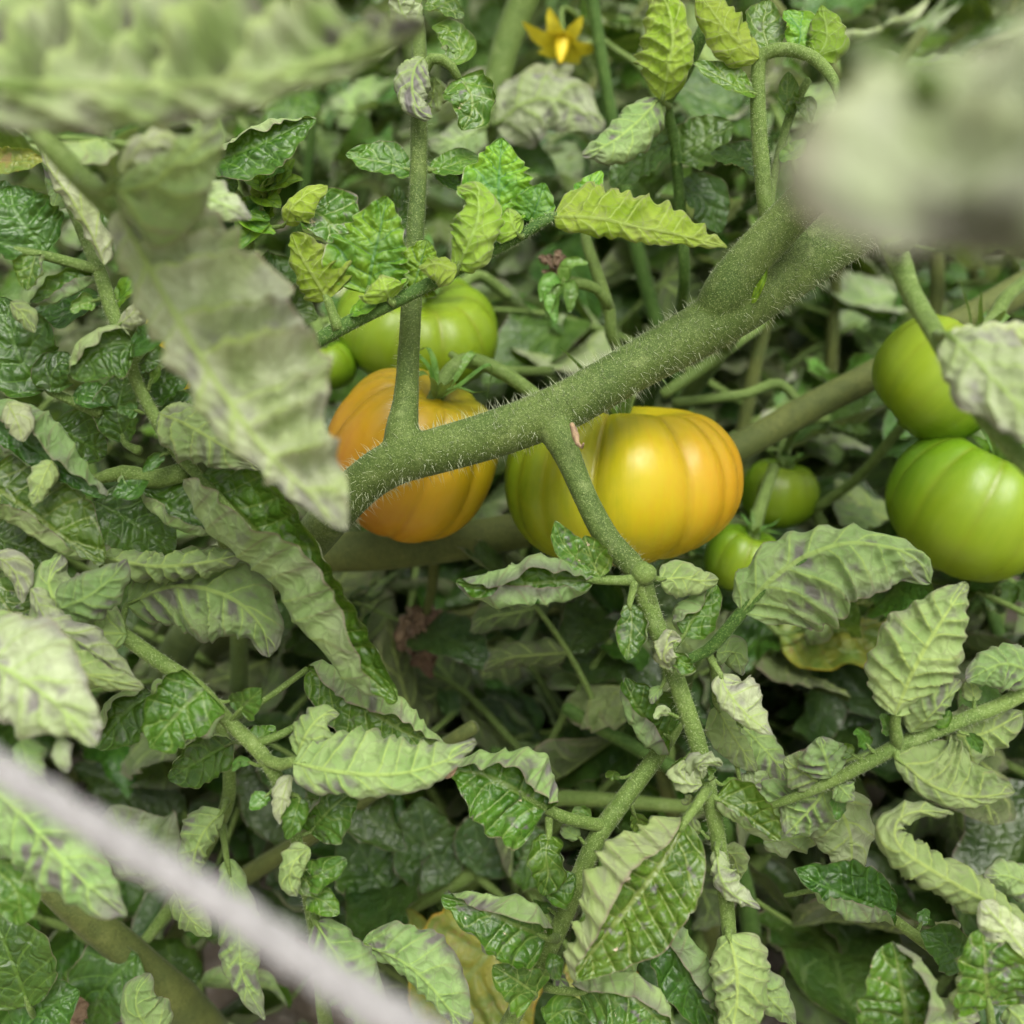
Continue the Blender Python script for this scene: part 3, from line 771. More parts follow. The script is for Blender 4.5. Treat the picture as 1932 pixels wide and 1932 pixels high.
# ================================================================== plant on the left with the dark glossy leaves
pl2 = empty('tomato_plant', P(430, 1560, 56) * np.array([1, 1, 0]))
tag(pl2, 'tomato plant with dark glossy leaves and the bright young spray beside the orange tomato', 'plant')
S2 = [(60, 230, 25.6, 24), (120, 350, 24.8, 25), (165, 455, 24.4, 26), (190, 520, 24.2, 27), (212, 590, 24.2, 28), (236, 650, 24.2, 26), (258, 720, 24.2, 24), (300, 800, 24.3, 25),
      (340, 860, 24.6, 25), (378, 905, 25.2, 22), (410, 980, 27.5, 26), (440, 1100, 32, 30), (450, 1300, 41, 34), (430, 1540, 56, 36)]
stalk('stem', S2, pl2, 'stalk', 14)
hairs(pl2, [S2[2:10]], 900, 0.0004, 0.0014, 0.000042, 8)
lf = leafE(pl2, 190, 500, 24.2)
stalk('leaf_stalk', [(195, 512, 24.2, 22), (120, 492, 24, 20), (60, 478, 24, 18), (-30, 465, 24, 16)], lf)
LF(lf, [(198, 500, 23.4), (172, 440, 23.2), (138, 380, 23.2), (95, 320, 23.4), (80, 285, 23.6)], (48, 50), (0.35, -0.1, -1), (150, 160), 'pale', nvein=6, q=0.08, p=1.1)
LF(lf, [(88, 474, 24.2), (50, 430, 24), (25, 390, 24), (20, 350, 24.2)], (62, 66), (0.1, 0.35, 1), (50, 100), 'dark', nvein=5, q=0.07, p=3)
LF(lf, [(192, 490, 24.8), (172, 440, 24.8), (150, 385, 25), (140, 340, 25.2)], (20, 46), (-0.1, 0.3, 1), (40, 60), 'dark', nvein=5)
LF(lf, [(66, 482, 23.8), (58, 515, 23.6), (50, 548, 23.6)], (32, 30), (0, 0.3, 1), (140, 120), 'leaf', nvein=3, p=2.4)
LF(lf, [(182, 516, 24.3), (130, 540, 24), (90, 560, 24), (58, 570, 24)], (38, 30), (0, 0.2, 1), (190, 130), 'leaf', nvein=5, p=2)
LF(lf, [(190, 560, 25), (130, 590, 25), (80, 610, 25), (40, 640, 25)], (34, 40), (0.1, 0.5, 0.8), (60, 50), 'dark', nvein=5)
LF(lf, [(20, 570, 23.8), (45, 595, 23.6), (66, 628, 23.6)], (20, 22), (0, 0, -1), (60, 90), 'leaf', nvein=3)
LF(lf, [(-40, 480, 24.5), (-10, 420, 24.5), (10, 340, 24.8)], (30, 45), (0.2, 0.3, 1), (60, 50), 'dark', nvein=4)
LF(lf, [(-20, 300, 24.2), (40, 305, 24), (85, 300, 24)], (26, 26), (0, 0.2, 1), (120, 60), 'sick', nvein=4)
LF(lf, [(100, 395, 25.4), (110, 350, 25.6), (80, 300, 25.8)], (34, 30), (0.2, 0.1, -1), (60, 60), 'leaf', nvein=4)
lf = leafE(pl2, 236, 650, 24.2)
LF(lf, [(248, 645, 23.6), (205, 650, 23.3), (170, 672, 23.2), (138, 715, 23.2)], (58, 58), (0.1, 0.1, 1), (30, 215), 'dark', nvein=5, p=2.2, nv=14)
LF(lf, [(240, 655, 24), (275, 640, 23.8), (320, 600, 23.9)], (24, 40), (0, 0.5, 0.9), (50, 60), 'dark', nvein=4, st=(232, 652, 24.2), sw=12)
LF(lf, [(222, 615, 24), (250, 590, 23.8), (285, 545, 23.6)], (20, 24), (0.2, 0, -1), (80, 80), 'pale', nvein=4, st=(215, 600, 24.2), sw=8)
LF(lf, [(215, 575, 24.4), (250, 540, 24.3), (290, 525, 24.4)], (22, 30), (0, 0.6, 0.8), (50, 60), 'young', nvein=4, st=(208, 580, 24.2), sw=8)
LF(lf, [(235, 835, 25.2), (222, 780, 25), (230, 735, 25), (238, 690, 25)], (36, 40), (-0.1, 0.3, 1), (40, 60), 'dark', nvein=6, st=(262, 850, 24.9), sw=16)
LF(lf, [(90, 735, 24.8), (45, 690, 24.6), (15, 620, 24.5), (-10, 560, 24.6)], (62, 64), (0.15, 0.3, 1), (80, 60), 'dark', nvein=5, p=3, st=(190, 780, 25), sw=20)
LF(lf, [(95, 740, 24.6), (100, 700, 24.5), (130, 665, 24.6)], (30, 34), (0.2, 0.6, 0.8), (60, 40), 'dark', nvein=4)
LF(lf, [(140, 740, 25), (180, 750, 25), (225, 760, 25.2)], (26, 26), (0, 0.6, 0.8), (60, 40), 'dark', nvein=4)
LF(lf, [(260, 735, 24.8), (310, 715, 24.8), (360, 705, 25)], (30, 40), (0, 0.2, 1), (170, 40), 'dark', nvein=5, st=(258, 725, 24.3), sw=10)
LF(lf, [(280, 770, 25), (330, 765, 25.2), (380, 770, 25.4)], (30, 36), (0, 0.6, 0.8), (60, 40), 'dark', nvein=5)
LF(lf, [(300, 780, 24.2), (350, 800, 23.6), (410, 835, 23.5), (490, 885, 23.8)], (58, 54), (-0.1, -0.3, -1), (70, 60), 'leaf', nvein=6, q=0.15, k=0.9, nv=14, belly=0.65)
LF(lf, [(240, 690, 25.3), (280, 680, 25.3), (325, 700, 25.5)], (34, 34), (0.1, 0.4, 0.9), (60, 40), 'dark', nvein=4)
# long leaf of the left edge
lf = leafE(pl2, 100, 865, 24.5)
stalk('leaf_stalk', [(350, 890, 24.9, 38), (290, 905, 25, 36), (235, 892, 25.2, 30), (160, 905, 25.2, 18), (90, 866, 24.9, 14), (-30, 790, 24.8, 18)], lf, 'stalk')
LF(lf, [(-40, 770, 24), (50, 838, 23.8), (120, 885, 23.7), (200, 940, 23.6)], (104, 36), (-0.15, 0.2, 1), (215, 150), 'dark', nvein=8, p=2.6, q=0.07, nv=16, nu=56, belly=0.75)
LF(lf, [(15, 760, 23.2), (32, 795, 23), (44, 834, 23)], (28, 28), (0, -0.1, -1), (60, 60), 'pale', nvein=3)
LF(lf, [(98, 868, 23.4), (80, 905, 23.2), (62, 952, 23.2)], (24, 24), (-0.4, 0, -1), (70, 60), 'leaf', nvein=4)
LF(lf, [(-30, 905, 24), (60, 968, 23.8), (130, 1020, 23.8), (196, 1062, 23.9)], (92, 66), (0.1, 0.25, 1), (10, 200), 'leaf', nvein=7, p=3, q=0.05, nv=14, belly=0.6)
LF(lf, [(-20, 1010, 25), (40, 1030, 25), (110, 1050, 25.2)], (50, 50), (0, 0.4, 1), (30, 40), 'dark', nvein=5)
LF(lf, [(262, 905, 24.6), (250, 925, 24.3), (212, 935, 24.2)], (22, 30), (0, 0.5, 0.9), (60, 40), 'dark', nvein=3)
LF(lf, [(270, 925, 25), (330, 965, 24.8), (390, 990, 24.8), (440, 1010, 25)], (66, 48), (0, 0.35, 1), (40, 190), 'dark', nvein=6, p=2.6)
LF(lf, [(180, 945, 26), (250, 985, 26), (330, 1040, 26.4)], (60, 56), (0, 0.5, 0.9), (30, 30), 'dark', nvein=6)
LF(lf, [(100, 800, 25.4), (150, 830, 25.6), (200, 860, 26)], (50, 50), (0, 0.5, 0.9), (30, 30), 'dark', nvein=5)

# the young bright spray in front of the upright shoot
lf = leafE(pl2, 300, 800, 24.3)
SPR = [(300, 800, 24.4, 26), (420, 738, 25.2, 27), (510, 692, 25.4, 28), (580, 655, 25.4, 28), (640, 620, 25.3, 29), (700, 590, 25.2, 28), (780, 552, 25.1, 26), (850, 515, 25.1, 25), (920, 478, 25.1, 23), (985, 443, 25.1, 22), (1040, 412, 25.1, 20), (1100, 408, 25.1, 14), (1180, 424, 25.1, 8)]
stalk('leaf_stalk', SPR, lf, 'stem_dark', 16, ridge=0.05)
hairs(lf, [SPR[2:]], 1300, 0.0004, 0.0013, 0.000042, 9)
LF(lf, [(618, 566, 25.1), (596, 530, 24.9), (570, 488, 24.9), (550, 441, 25)], (34, 74), (0.1, -0.2, -1), (70, 55), 'young', st=(638, 620, 25.2), sw=20, nvein=6, q=0.08, belly=0.6, lobe=0.18)
LF(lf, [(694, 556, 25.3), (702, 500, 25.1), (716, 440, 25.1), (731, 371, 25.1)], (68, 52), (0.1, 0.25, 1), (25, 25), 'young', st=(690, 592, 25.3), sw=16, nvein=7, q=0.09, belly=0.55, lobe=0.26, wav=0.6)
LF(lf, [(735, 566, 24.9), (728, 545, 24.6), (720, 518, 24.7)], (44, 40), (0, -0.3, -1), (50, 50), 'young', st=(742, 572, 25), sw=14, nvein=4, belly=0.6)
LF(lf, [(660, 592, 25.2), (690, 580, 25), (715, 562, 25)], (16, 18), (0, 0.5, 0.9), (60, 60), 'young', nvein=3)
LF(lf, [(775, 552, 25.4), (790, 510, 25.3), (806, 452, 25.3)], (46, 40), (-0.1, 0.3, 1), (25, 25), 'young', st=(790, 548, 25.3), sw=12, nvein=6, q=0.09, belly=0.55, lobe=0.2)
LF(lf, [(862, 508, 24.9), (884, 462, 24.5), (902, 410, 24.4), (898, 368, 24.5), (862, 352, 24.6)], (50, 42), (0.2, -0.1, -1), (60, 60), 'young', st=(850, 518, 25), sw=16, nvein=6, q=0.08, belly=0.7, lobe=0.16)
LF(lf, [(862, 510, 24.7), (825, 497, 24.5), (790, 505, 24.5)], (36, 26), (0, -0.3, -1), (60, 110), 'young', nvein=4, q=0.08, belly=0.7)
LF(lf, [(944, 412, 25.5), (941, 360, 25.4), (943, 310, 25.4), (947, 260, 25.4)], (56, 50), (0.05, 0.25, 1), (25, 25), 'young', st=(955, 460, 25.3), sw=14, nvein=6, q=0.09, belly=0.6, lobe=0.22, wav=0.6)
LF(lf, [(978, 443, 24.8), (966, 420, 24.6), (960, 392, 24.6)], (36, 34), (-0.1, -0.3, -1), (60, 55), 'young', st=(985, 446, 25), sw=10, nvein=4, belly=0.6)
LF(lf, [(1002, 420, 25.3), (1012, 390, 25.2), (1028, 345, 25.2)], (34, 30), (0.2, 0.3, 1), (30, 30), 'young', st=(1008, 432, 25.2), sw=10, nvein=4, belly=0.55, lobe=0.2)
LF(lf, [(1045, 410, 25), (1120, 412, 24.6), (1200, 428, 24.5), (1290, 446, 24.5), (1372, 466, 24.6)], (84, 30), (0, -0.25, -1), (45, 90), 'young', nvein=9, q=0.10, k=1.0, belly=0.5, lobe=0.14, wav=0.5, nu=60)
LF(lf, [(1060, 400, 25.4), (1095, 375, 25.5), (1135, 322, 25.6)], (20, 30), (0, 0.3, 1), (40, 40), 'young', nvein=4, lobe=0.25)

# ================================================================== lower-left plant with the rolled grey-green leaves
pl3 = empty('tomato_plant', P(660, 2000, 44) * np.array([1, 1, 0]))
tag(pl3, 'tomato plant with pale rolled curling leaves below the orange tomato', 'plant')
S3 = [(120, 1110, 25, 24), (220, 1188, 24.6, 28), (300, 1248, 24.3, 30), (370, 1295, 24.1, 29), (432, 1362, 24, 28), (498, 1428, 24, 29), (534, 1498, 24.2, 26), (560, 1590, 24.5, 23),
      (584, 1700, 25, 26), (602, 1800, 25.6, 27), (615, 1932, 27, 28), (650, 2030, 36, 30), (660, 2050, 46, 32)]
stalk('stem', S3, pl3, 'stalk', 14)
hairs(pl3, [S3[1:10]], 1300, 0.0003, 0.0013, 0.000042, 10)
lf = leafE(pl3, 220, 1188, 24.6)
LF(lf, [(238, 1196, 24.3), (170, 1190, 23.8), (112, 1150, 23.5), (92, 1095, 23.5), (115, 1045, 23.7)], (60, 78), (-0.2, -0.2, -1), (60, 60), 'leaf', nvein=7, q=0.09, nv=14, belly=0.75)
LF(lf, [(110, 1150, 23.4), (165, 1125, 23.1), (205, 1095, 23.2), (240, 1055, 23.3)], (44, 50), (0.1, 0.1, -1), (50, 70), 'leaf', nvein=5, q=0.07, belly=0.6)
LF(lf, [(-10, 1045, 23.5), (28, 1080, 23.3), (42, 1138, 23.3)], (28, 26), (0.2, 0, -1), (60, 80), 'pale', nvein=4)
LF(lf, [(60, 1110, 23.2), (95, 1178, 22.8), (165, 1222, 22.8), (265, 1292, 23)], (40, 44), (0.1, 0.3, -1), (110, 70), 'pale', nvein=7, q=0.07, p=1.3)
LF(lf, [(-30, 1165, 22.8), (70, 1215, 22.5), (160, 1270, 22.4), (272, 1297, 22.6)], (44, 52), (0.1, 0.2, -1), (90, 60), 'leaf', nvein=8, q=0.09, p=1.3)
LF(lf, [(240, 1140, 25.2), (330, 1105, 24.8), (430, 1125, 24.4), (492, 1180, 24.3), (508, 1240, 24.4)], (70, 84), (0, -0.25, -1), (40, 60), 'leaf', st=(225, 1185, 24.7), sw=14, nvein=8, q=0.08, nv=14, belly=0.85)
LF(lf, [(190, 1052, 24.6), (290, 1068, 24.2), (380, 1062, 24), (462, 1044, 24)], (66, 60), (0, -0.2, -1), (125, 125), 'leaf', nvein=8, q=0.10, k=0.8, p=1.0, st=(205, 1160, 24.9), sw=10)
LF(lf, [(-20, 1100, 24.6), (40, 1180, 24.4), (80, 1210, 24.4)], (46, 46), (0.2, 0.3, 1), (60, 60), 'scarred', nvein=5)
lf = leafE(pl3, 370, 1295, 24.1)
LF(lf, [(385, 1300, 23.8), (350, 1330, 23.5), (310, 1375, 23.4), (283, 1412, 23.4)], (78, 62), (-0.1, 0.15, 1), (130, 130), 'leaf', nvein=5, p=3.4, q=0.06, belly=0.6, nv=14)
LF(lf, [(452, 1340, 23.7), (470, 1322, 23.5), (494, 1298, 23.4)], (26, 26), (0.2, 0.2, 1), (50, 50), 'leaf', st=(430, 1362, 24), sw=10, nvein=3, belly=0.6)
LF(lf, [(290, 1310, 25.4), (240, 1340, 25.2), (180, 1412, 25.2)], (54, 56), (0, 0.3, 1), (60, 190), 'dark', st=(330, 1270, 24.4), sw=10, nvein=5, p=2.5)
LF(lf, [(440, 1400, 25.6), (385, 1430, 25.8), (318, 1470, 26)], (44, 44), (0, 0.3, 1), (60, 170), 'dark', st=(470, 1398, 24.2), sw=10, nvein=5, p=2.5)
LF(lf, [(470, 1400, 24.4), (500, 1385, 24.6), (520, 1370, 24.8)], (18, 18), (0, 0.6, 0.8), (50, 50), 'leaf', nvein=3)
lf = leafE(pl3, 498, 1428, 24)
stalk('leaf_stalk', [(490, 1425, 24, 20), (525, 1443, 23.7, 24), (562, 1438, 23.5, 20), (640, 1458, 23.2, 12), (720, 1468, 23.1, 7)], lf)
stalk('leaf_stalk', [(480, 1404, 24, 16), (520, 1390, 24.1, 16), (556, 1372, 24.3, 14), (595, 1340, 24.6, 10)], lf)
LF(lf, [(555, 1440, 23.4), (640, 1458, 23), (740, 1462, 22.8), (830, 1440, 22.8), (900, 1402, 22.9)], (100, 44), (0.05, -0.35, -1), (95, 70), 'leaf', nvein=9, q=0.07, k=1.1, nu=64, nv=16, belly=0.55)
LF(lf, [(560, 1425, 23.6), (580, 1380, 23.5), (608, 1350, 23.6), (640, 1348, 23.8)], (34, 52), (0.1, -0.1, -1), (80, 60), 'leaf', nvein=5, q=0.07, lobe=0.25, belly=0.7)
LF(lf, [(585, 1570, 24.6), (615, 1535, 24.3), (650, 1505, 24.3), (680, 1488, 24.4)], (44, 44), (-0.1, 0.1, 1), (150, 40), 'leaf', nvein=5, p=2, st=(558, 1575, 24.5), sw=9)
LF(lf, [(548, 1462, 23.9), (535, 1500, 23.6), (528, 1556, 23.6)], (18, 20), (-0.4, 0, -1), (80, 60), 'pale', nvein=4)
LF(lf, [(566, 1505, 24), (556, 1540, 23.7), (541, 1584, 23.7)], (22, 22), (0.2, 0.1, 1), (90, 90), 'leaf', nvein=4, p=2, st=(540, 1490, 24.1), sw=10)
LF(lf, [(584, 1600, 24), (556, 1625, 23.6), (546, 1660, 23.6), (560, 1692, 23.7)], (34, 28), (-0.2, -0.1, -1), (80, 80), 'leaf', nvein=4, q=0.12)
LF(lf, [(575, 1662, 24.2), (600, 1650, 24), (655, 1622, 24)], (26, 26), (0.1, 0.3, 1), (60, 60), 'leaf', nvein=3, st=(572, 1655, 24.7), sw=9)
LF(lf, [(580, 1690, 24.3), (610, 1700, 24.1), (640, 1725, 24.1)], (22, 24), (0.1, 0.4, 1), (70, 60), 'leaf', nvein=3)
LF(lf, [(560, 1640, 24.4), (578, 1665, 24.1), (600, 1690, 24.1)], (20, 20), (-0.2, 0.3, 1), (90, 60), 'leaf', nvein=3)
LF(lf, [(596, 1740, 24.6), (640, 1810, 24.2), (680, 1880, 24.2), (720, 1960, 24.4)], (50, 60), (-0.1, -0.1, -1), (70, 60), 'leaf', nvein=7, q=0.08, st=(590, 1725, 25), sw=12)
LF(lf, [(684, 1782, 25.6), (760, 1815, 25), (820, 1870, 24.9), (890, 1965, 25)], (60, 36), (0.1, -0.1, -1), (50, 110), 'leaf', nvein=8, q=0.08, st=(605, 1790, 25.5), sw=12)
# the long rolled leaf
lf = leafE(pl3, 385, 905, 25)
stalk('leaf_stalk', [(340, 862, 24.6, 22), (372, 896, 24.6, 20), (420, 945, 24.3, 16), (520, 1060, 24, 10)], lf)
LF(lf, [(378, 900, 24.5), (465, 982, 24.2), (540, 1072, 24), (605, 1165, 23.9), (675, 1255, 23.9), (750, 1322, 24)], (80, 134), (-0.1, 0.1, 1), (80, 250), 'rolled',
   fold=(0.02, 0.62), nvein=12, k=1.2, q=0.06, wav=0.28, nu=80, nv=18, belly=0.8, basew=0.25)
LF(lf, [(420, 915, 25), (455, 925, 24.9), (505, 945, 25)], (40, 30), (0.1, 0.5, 0.9), (40, 60), 'dark', nvein=4)
# leaf under it: dark upper side and pale top rim
lf = leafE(pl3, 590, 1262, 25.6)
stalk('leaf_stalk', [(432, 1362, 24.2, 12), (500, 1320, 25.2, 12), (580, 1262, 25.8, 12)], lf)
LF(lf, [(580, 1262, 25.8), (670, 1325, 25.3), (760, 1380, 25.1), (850, 1418, 25.2)], (92, 50), (-0.05, 0.05, 1), (225, 30), 'leaf', nvein=9, p=1.9, q=0.06, nu=60, nv=16)

# ================================================================== plant at the bottom centre with the pale diagonal stalk
pl4 = empty('tomato_plant', P(870, 2060, 42) * np.array([1, 1, 0]))
tag(pl4, 'tomato plant with blistered purple-edged leaves on a pale diagonal stalk', 'plant')
S4 = [(1292, 1340, 27.2, 22), (1270, 1380, 26.9, 28), (1235, 1432, 26.6, 33), (1180, 1505, 26.2, 36), (1130, 1575, 26, 37), (1092, 1660, 26, 36), (1050, 1762, 26, 34), (1008, 1845, 26.2, 32), (958, 1935, 26.6, 33), (910, 2020, 31, 34), (870, 2070, 43, 34)]
stalk('stem', S4, pl4, 'stalk', 16)
hairs(pl4, [S4[1:9]], 700, 0.0003, 0.0011, 0.000042, 11)
lf = leafE(pl4, 1130, 1575, 26)
stalk('leaf_stalk', [(1142, 1558, 26, 26), (1105, 1552, 25.7, 24), (1055, 1538, 25.4, 23), (1000, 1506, 25.2, 18), (940, 1476, 25.1, 11), (880, 1450, 25.1, 6)], lf)
LF(lf, [(1030, 1528, 25.2), (965, 1488, 24.9), (910, 1462, 24.9), (846, 1452, 24.9)], (84, 118), (0.1, 0.25, 1), (60, 205), 'scarred', nvein=6, p=2.8, q=0.08, nu=56, nv=16, belly=0.62)
LF(lf, [(860, 1455, 24.6), (848, 1450, 24.5), (826, 1464, 24.6)], (16, 14), (0, 0.3, 1), (90, 60), 'dry', nvein=2, nu=20, nv=6)
LF(lf, [(1036, 1575, 25.3), (1030, 1610, 25), (1034, 1650, 25), (1024, 1690, 25.1)], (34, 34), (0, 0.1, 1), (110, 110), 'leaf', st=(1036, 1540, 25.4), sw=15, nvein=4, p=2.6)
LF(lf, [(1030, 1692, 25.2), (1055, 1672, 25.1), (1085, 1650, 25.2)], (28, 34), (0, 0.2, 1), (60, 100), 'leaf', nvein=3, p=2.4, st=(1085, 1690, 26), sw=9)
LF(lf, [(1262, 1392, 26.2), (1228, 1368, 25.8), (1200, 1330, 25.6), (1176, 1280, 25.6)], (62, 66), (0.1, 0.15, 1), (190, 90), 'leaf', st=(1262, 1400, 26.6), sw=14, nvein=5, p=2.8, q=0.08, belly=0.6, nv=14)
LF(lf, [(1030, 1768, 25.2), (970, 1745, 24.8), (900, 1712, 24.7), (832, 1692, 24.8)], (66, 74), (0.05, 0.2, 1), (120, 215), 'scarred', st=(1050, 1768, 25.9), sw=18, nvein=6, p=2.8, q=0.08, nu=54, nv=14, belly=0.62)
LF(lf, [(1012, 1876, 25.4), (975, 1850, 25.1), (930, 1822, 25)], (46, 40), (0, 0.2, 1), (90, 60), 'scarred', st=(1005, 1882, 26), sw=10, nvein=4, p=2.4, belly=0.62)
LF(lf, [(1048, 1800, 25.6), (1045, 1820, 25.4), (1052, 1850, 25.4)], (16, 16), (0, 0.3, 1), (70, 70), 'leaf', nvein=2, nu=24, nv=6)
LF(lf, [(1092, 1872, 25.4), (1150, 1868, 24.9), (1210, 1895, 24.8), (1280, 1965, 24.9)], (74, 66), (0, 0.2, 1), (215, 60), 'scarred', st=(1030, 1862, 26), sw=17, nvein=7, p=2.6, q=0.07, nu=52, nv=14, belly=0.66)
LF(lf, [(1210, 1722, 26), (1262, 1770, 25.8), (1300, 1850, 25.8), (1350, 1960, 26)], (70, 46), (-0.1, 0.1, 1), (210, 60), 'dark', st=(1110, 1640, 26.1), sw=12, nvein=8, p=2.2, q=0.06, nu=52, nv=14)
LF(lf, [(1215, 1730, 26), (1180, 1800, 25.9), (1175, 1870, 25.9)], (40, 44), (0.2, 0, -1), (90, 60), 'leaf', nvein=5)
LF(lf, [(1030, 1930, 26), (1070, 1905, 25.9), (1130, 1925, 26)], (30, 40), (0, 0.3, 1), (90, 60), 'leaf', nvein=4)

# ================================================================== plant on the right
pl5 = empty('tomato_plant', P(2150, 1900, 46) * np.array([1, 1, 0]))
tag(pl5, 'tomato plant with pale quilted undersides on a slender stalk below the big green tomato', 'plant')
S5 = [(1430, 1530, 25.6, 10), (1490, 1508, 25.2, 18), (1560, 1478, 24.8, 24), (1640, 1438, 24.4, 26), (1700, 1405, 24.2, 29), (1790, 1370, 24.3, 28), (1880, 1335, 24.6, 29), (1990, 1290, 25.2, 30), (2120, 1330, 27, 32), (2180, 1600, 34, 34), (2150, 1880, 48, 36)]
stalk('stem', S5, pl5, 'stalk', 14)
hairs(pl5, [S5[1:7]], 800, 0.0003, 0.0012, 0.000042, 12)
lf = leafE(pl5, 1700, 1405, 24.2)
stalk('leaf_stalk', [(1695, 1410, 24.2, 26), (1690, 1375, 24, 22), (1692, 1345, 23.8, 18), (1735, 1245, 23.4, 10), (1785, 1165, 23.4, 6)], lf)
LF(lf, [(1688, 1350, 23.7), (1728, 1255, 23.3), (1778, 1170, 23.2), (1824, 1100, 23.3)], (74, 68), (0.1, -0.15, -1), (55, 45), 'leaf', nvein=8, q=0.10, nu=56, nv=14, belly=0.7)
LF(lf, [(1718, 1382, 23.9), (1765, 1340, 23.5), (1812, 1282, 23.6)], (38, 34), (-0.2, 0.1, -1), (60, 80), 'leaf', nvein=6, q=0.08)
LF(lf, [(1690, 1428, 24), (1755, 1482, 23.7), (1830, 1505, 23.6), (1915, 1495, 23.7)], (100, 24), (0, -0.25, -1), (40, 70), 'leaf', nvein=7, q=0.09, k=1.4, nu=56, nv=14, belly=0.75, st=(1698, 1408, 24.2), sw=14)
LF(lf, [(1960, 1275, 24.3), (1895, 1252, 24), (1822, 1284, 24)], (50, 40), (0, -0.1, -1), (60, 70), 'leaf', nvein=6, q=0.10, st=(1985, 1292, 25), sw=12)
LF(lf, [(1785, 1385, 24.8), (1850, 1385, 25), (1930, 1345, 25.2)], (46, 58), (0, -0.1, -1), (50, 60), 'leaf', nvein=6, q=0.10, st=(1780, 1375, 24.4), sw=12)
LF(lf, [(1762, 1368, 24.1), (1785, 1352, 24), (1792, 1340, 24)], (14, 14), (0, 0.3, 1), (90, 90), 'leaf', nvein=2, nu=20, nv=6)
lf = leafE(pl5, 1560, 1478, 24.8)
LF(lf, [(1568, 1466, 24.6), (1558, 1430, 24.4), (1546, 1390, 24.4)], (44, 44), (0, -0.1, -1), (50, 50), 'leaf', nvein=3, q=0.10, belly=0.8)
LF(lf, [(1552, 1482, 24.9), (1520, 1460, 24.8), (1478, 1432, 24.9)], (34, 44), (0, -0.1, -1), (50, 50), 'leaf', nvein=4, q=0.10)
LF(lf, [(1580, 1480, 24.7), (1592, 1492, 24.5), (1610, 1512, 24.5)], (26, 24), (0, 0, -1), (60, 50), 'leaf', nvein=3)
LF(lf, [(1560, 1485, 25.2), (1530, 1525, 25.2), (1482, 1575, 25.4)], (56, 50), (0, -0.1, -1), (50, 50), 'leaf', nvein=5, q=0.12)
LF(lf, [(1510, 1505, 25.5), (1470, 1520, 25.6), (1425, 1560, 25.8)], (36, 40), (0.1, 0, -1), (50, 50), 'leaf', nvein=5, q=0.10)
LF(lf, [(1565, 1490, 26.4), (1600, 1560, 26.4), (1606, 1620, 26.4), (1588, 1660, 26.5)], (58, 62), (-0.2, 0.1, -1), (50, 60), 'back', nvein=5, q=0.08, st=(1570, 1480, 24.9), sw=9)
LF(lf, [(1440, 1590, 27), (1500, 1580, 27), (1590, 1560, 27.4)], (46, 46), (0, 0.3, -1), (60, 50), 'back', nvein=5, q=0.08)

pl6 = empty('tomato_plant', P(1990, 2000, 44) * np.array([1, 1, 0]))
tag(pl6, 'tomato plant with scarred dark leaves and one long rolled leaf beside the pale quilted ones', 'plant')
S6 = [(1480, 1690, 27.5, 8), (1560, 1680, 27.2, 12), (1650, 1712, 26.6, 17), (1690, 1738, 26.2, 20), (1760, 1790, 25.5, 22), (1840, 1842, 24.8, 24), (1930, 1885, 25, 26), (2020, 1960, 30, 30), (1990, 2030, 44, 34)]
stalk('stem', S6, pl6, 'stalk', 12)
lf = leafE(pl6, 1840, 1842, 24.8)
LF(lf, [(1690, 1722, 26), (1625, 1700, 25.8), (1555, 1672, 25.8), (1498, 1640, 25.9)], (60, 52), (0, 0.3, 1), (190, 40), 'dark', nvein=7, p=2, q=0.08, wav=0.6)
LF(lf, [(1960, 1790, 23), (1880, 1715, 22.8), (1780, 1655, 22.7), (1700, 1600, 22.8), (1692, 1552, 22.9), (1735, 1530, 23), (1800, 1536, 23.1)], (60, 68), (-0.15, -0.2, -1), (120, 110), 'leaf', p=1.1,
   nvein=13, k=1.0, q=0.08, nu=84, nv=14, belly=0.8, basew=0.4)
LF(lf, [(1960, 1830, 22.6), (1900, 1755, 22.4), (1850, 1700, 22.4)], (48, 40), (0.1, -0.1, -1), (60, 80), 'pale', nvein=5, q=0.08)
LF(lf, [(1975, 1690, 23.4), (1910, 1655, 23.2), (1856, 1652, 23.2)], (34, 36), (0, -0.2, -1), (70, 80), 'leaf', nvein=6, q=0.08)
LF(lf, [(1715, 2000, 22.2), (1708, 1915, 21.9), (1696, 1840, 21.9), (1684, 1776, 22)], (84, 116), (-0.05, 0.15, 1), (45, 200), 'scarred', nvein=7, p=2.8, q=0.08, nu=60, nv=16, belly=0.75, basew=0.4)
LF(lf, [(1866, 1898, 22.7), (1862, 1850, 22.5), (1858, 1800, 22.5), (1852, 1748, 22.6)], (78, 78), (0, 0.15, 1), (95, 95), 'scarred', nvein=5, p=2.6, q=0.08, nv=14, belly=0.62, st=(1880, 1990, 23), sw=18)
LF(lf, [(1820, 1825, 24.6), (1785, 1785, 24.6), (1738, 1758, 24.8)], (36, 36), (0, 0.3, 1), (50, 70), 'dark', nvein=4)
LF(lf, [(1880, 1870, 24.4), (1930, 1830, 24.4), (1975, 1800, 24.5)], (40, 50), (0, 0.3, 1), (50, 70), 'leaf', nvein=4)
LF(lf, [(1900, 1900, 23.6), (1930, 1930, 23.4), (1960, 1980, 23.4)], (50, 50), (0, 0.2, -1), (50, 70), 'leaf', nvein=4)
LF(lf, [(1780, 1975, 23), (1800, 1930, 23), (1850, 1920, 23)], (40, 40), (0, 0.2, -1), (50, 70), 'back', nvein=4)

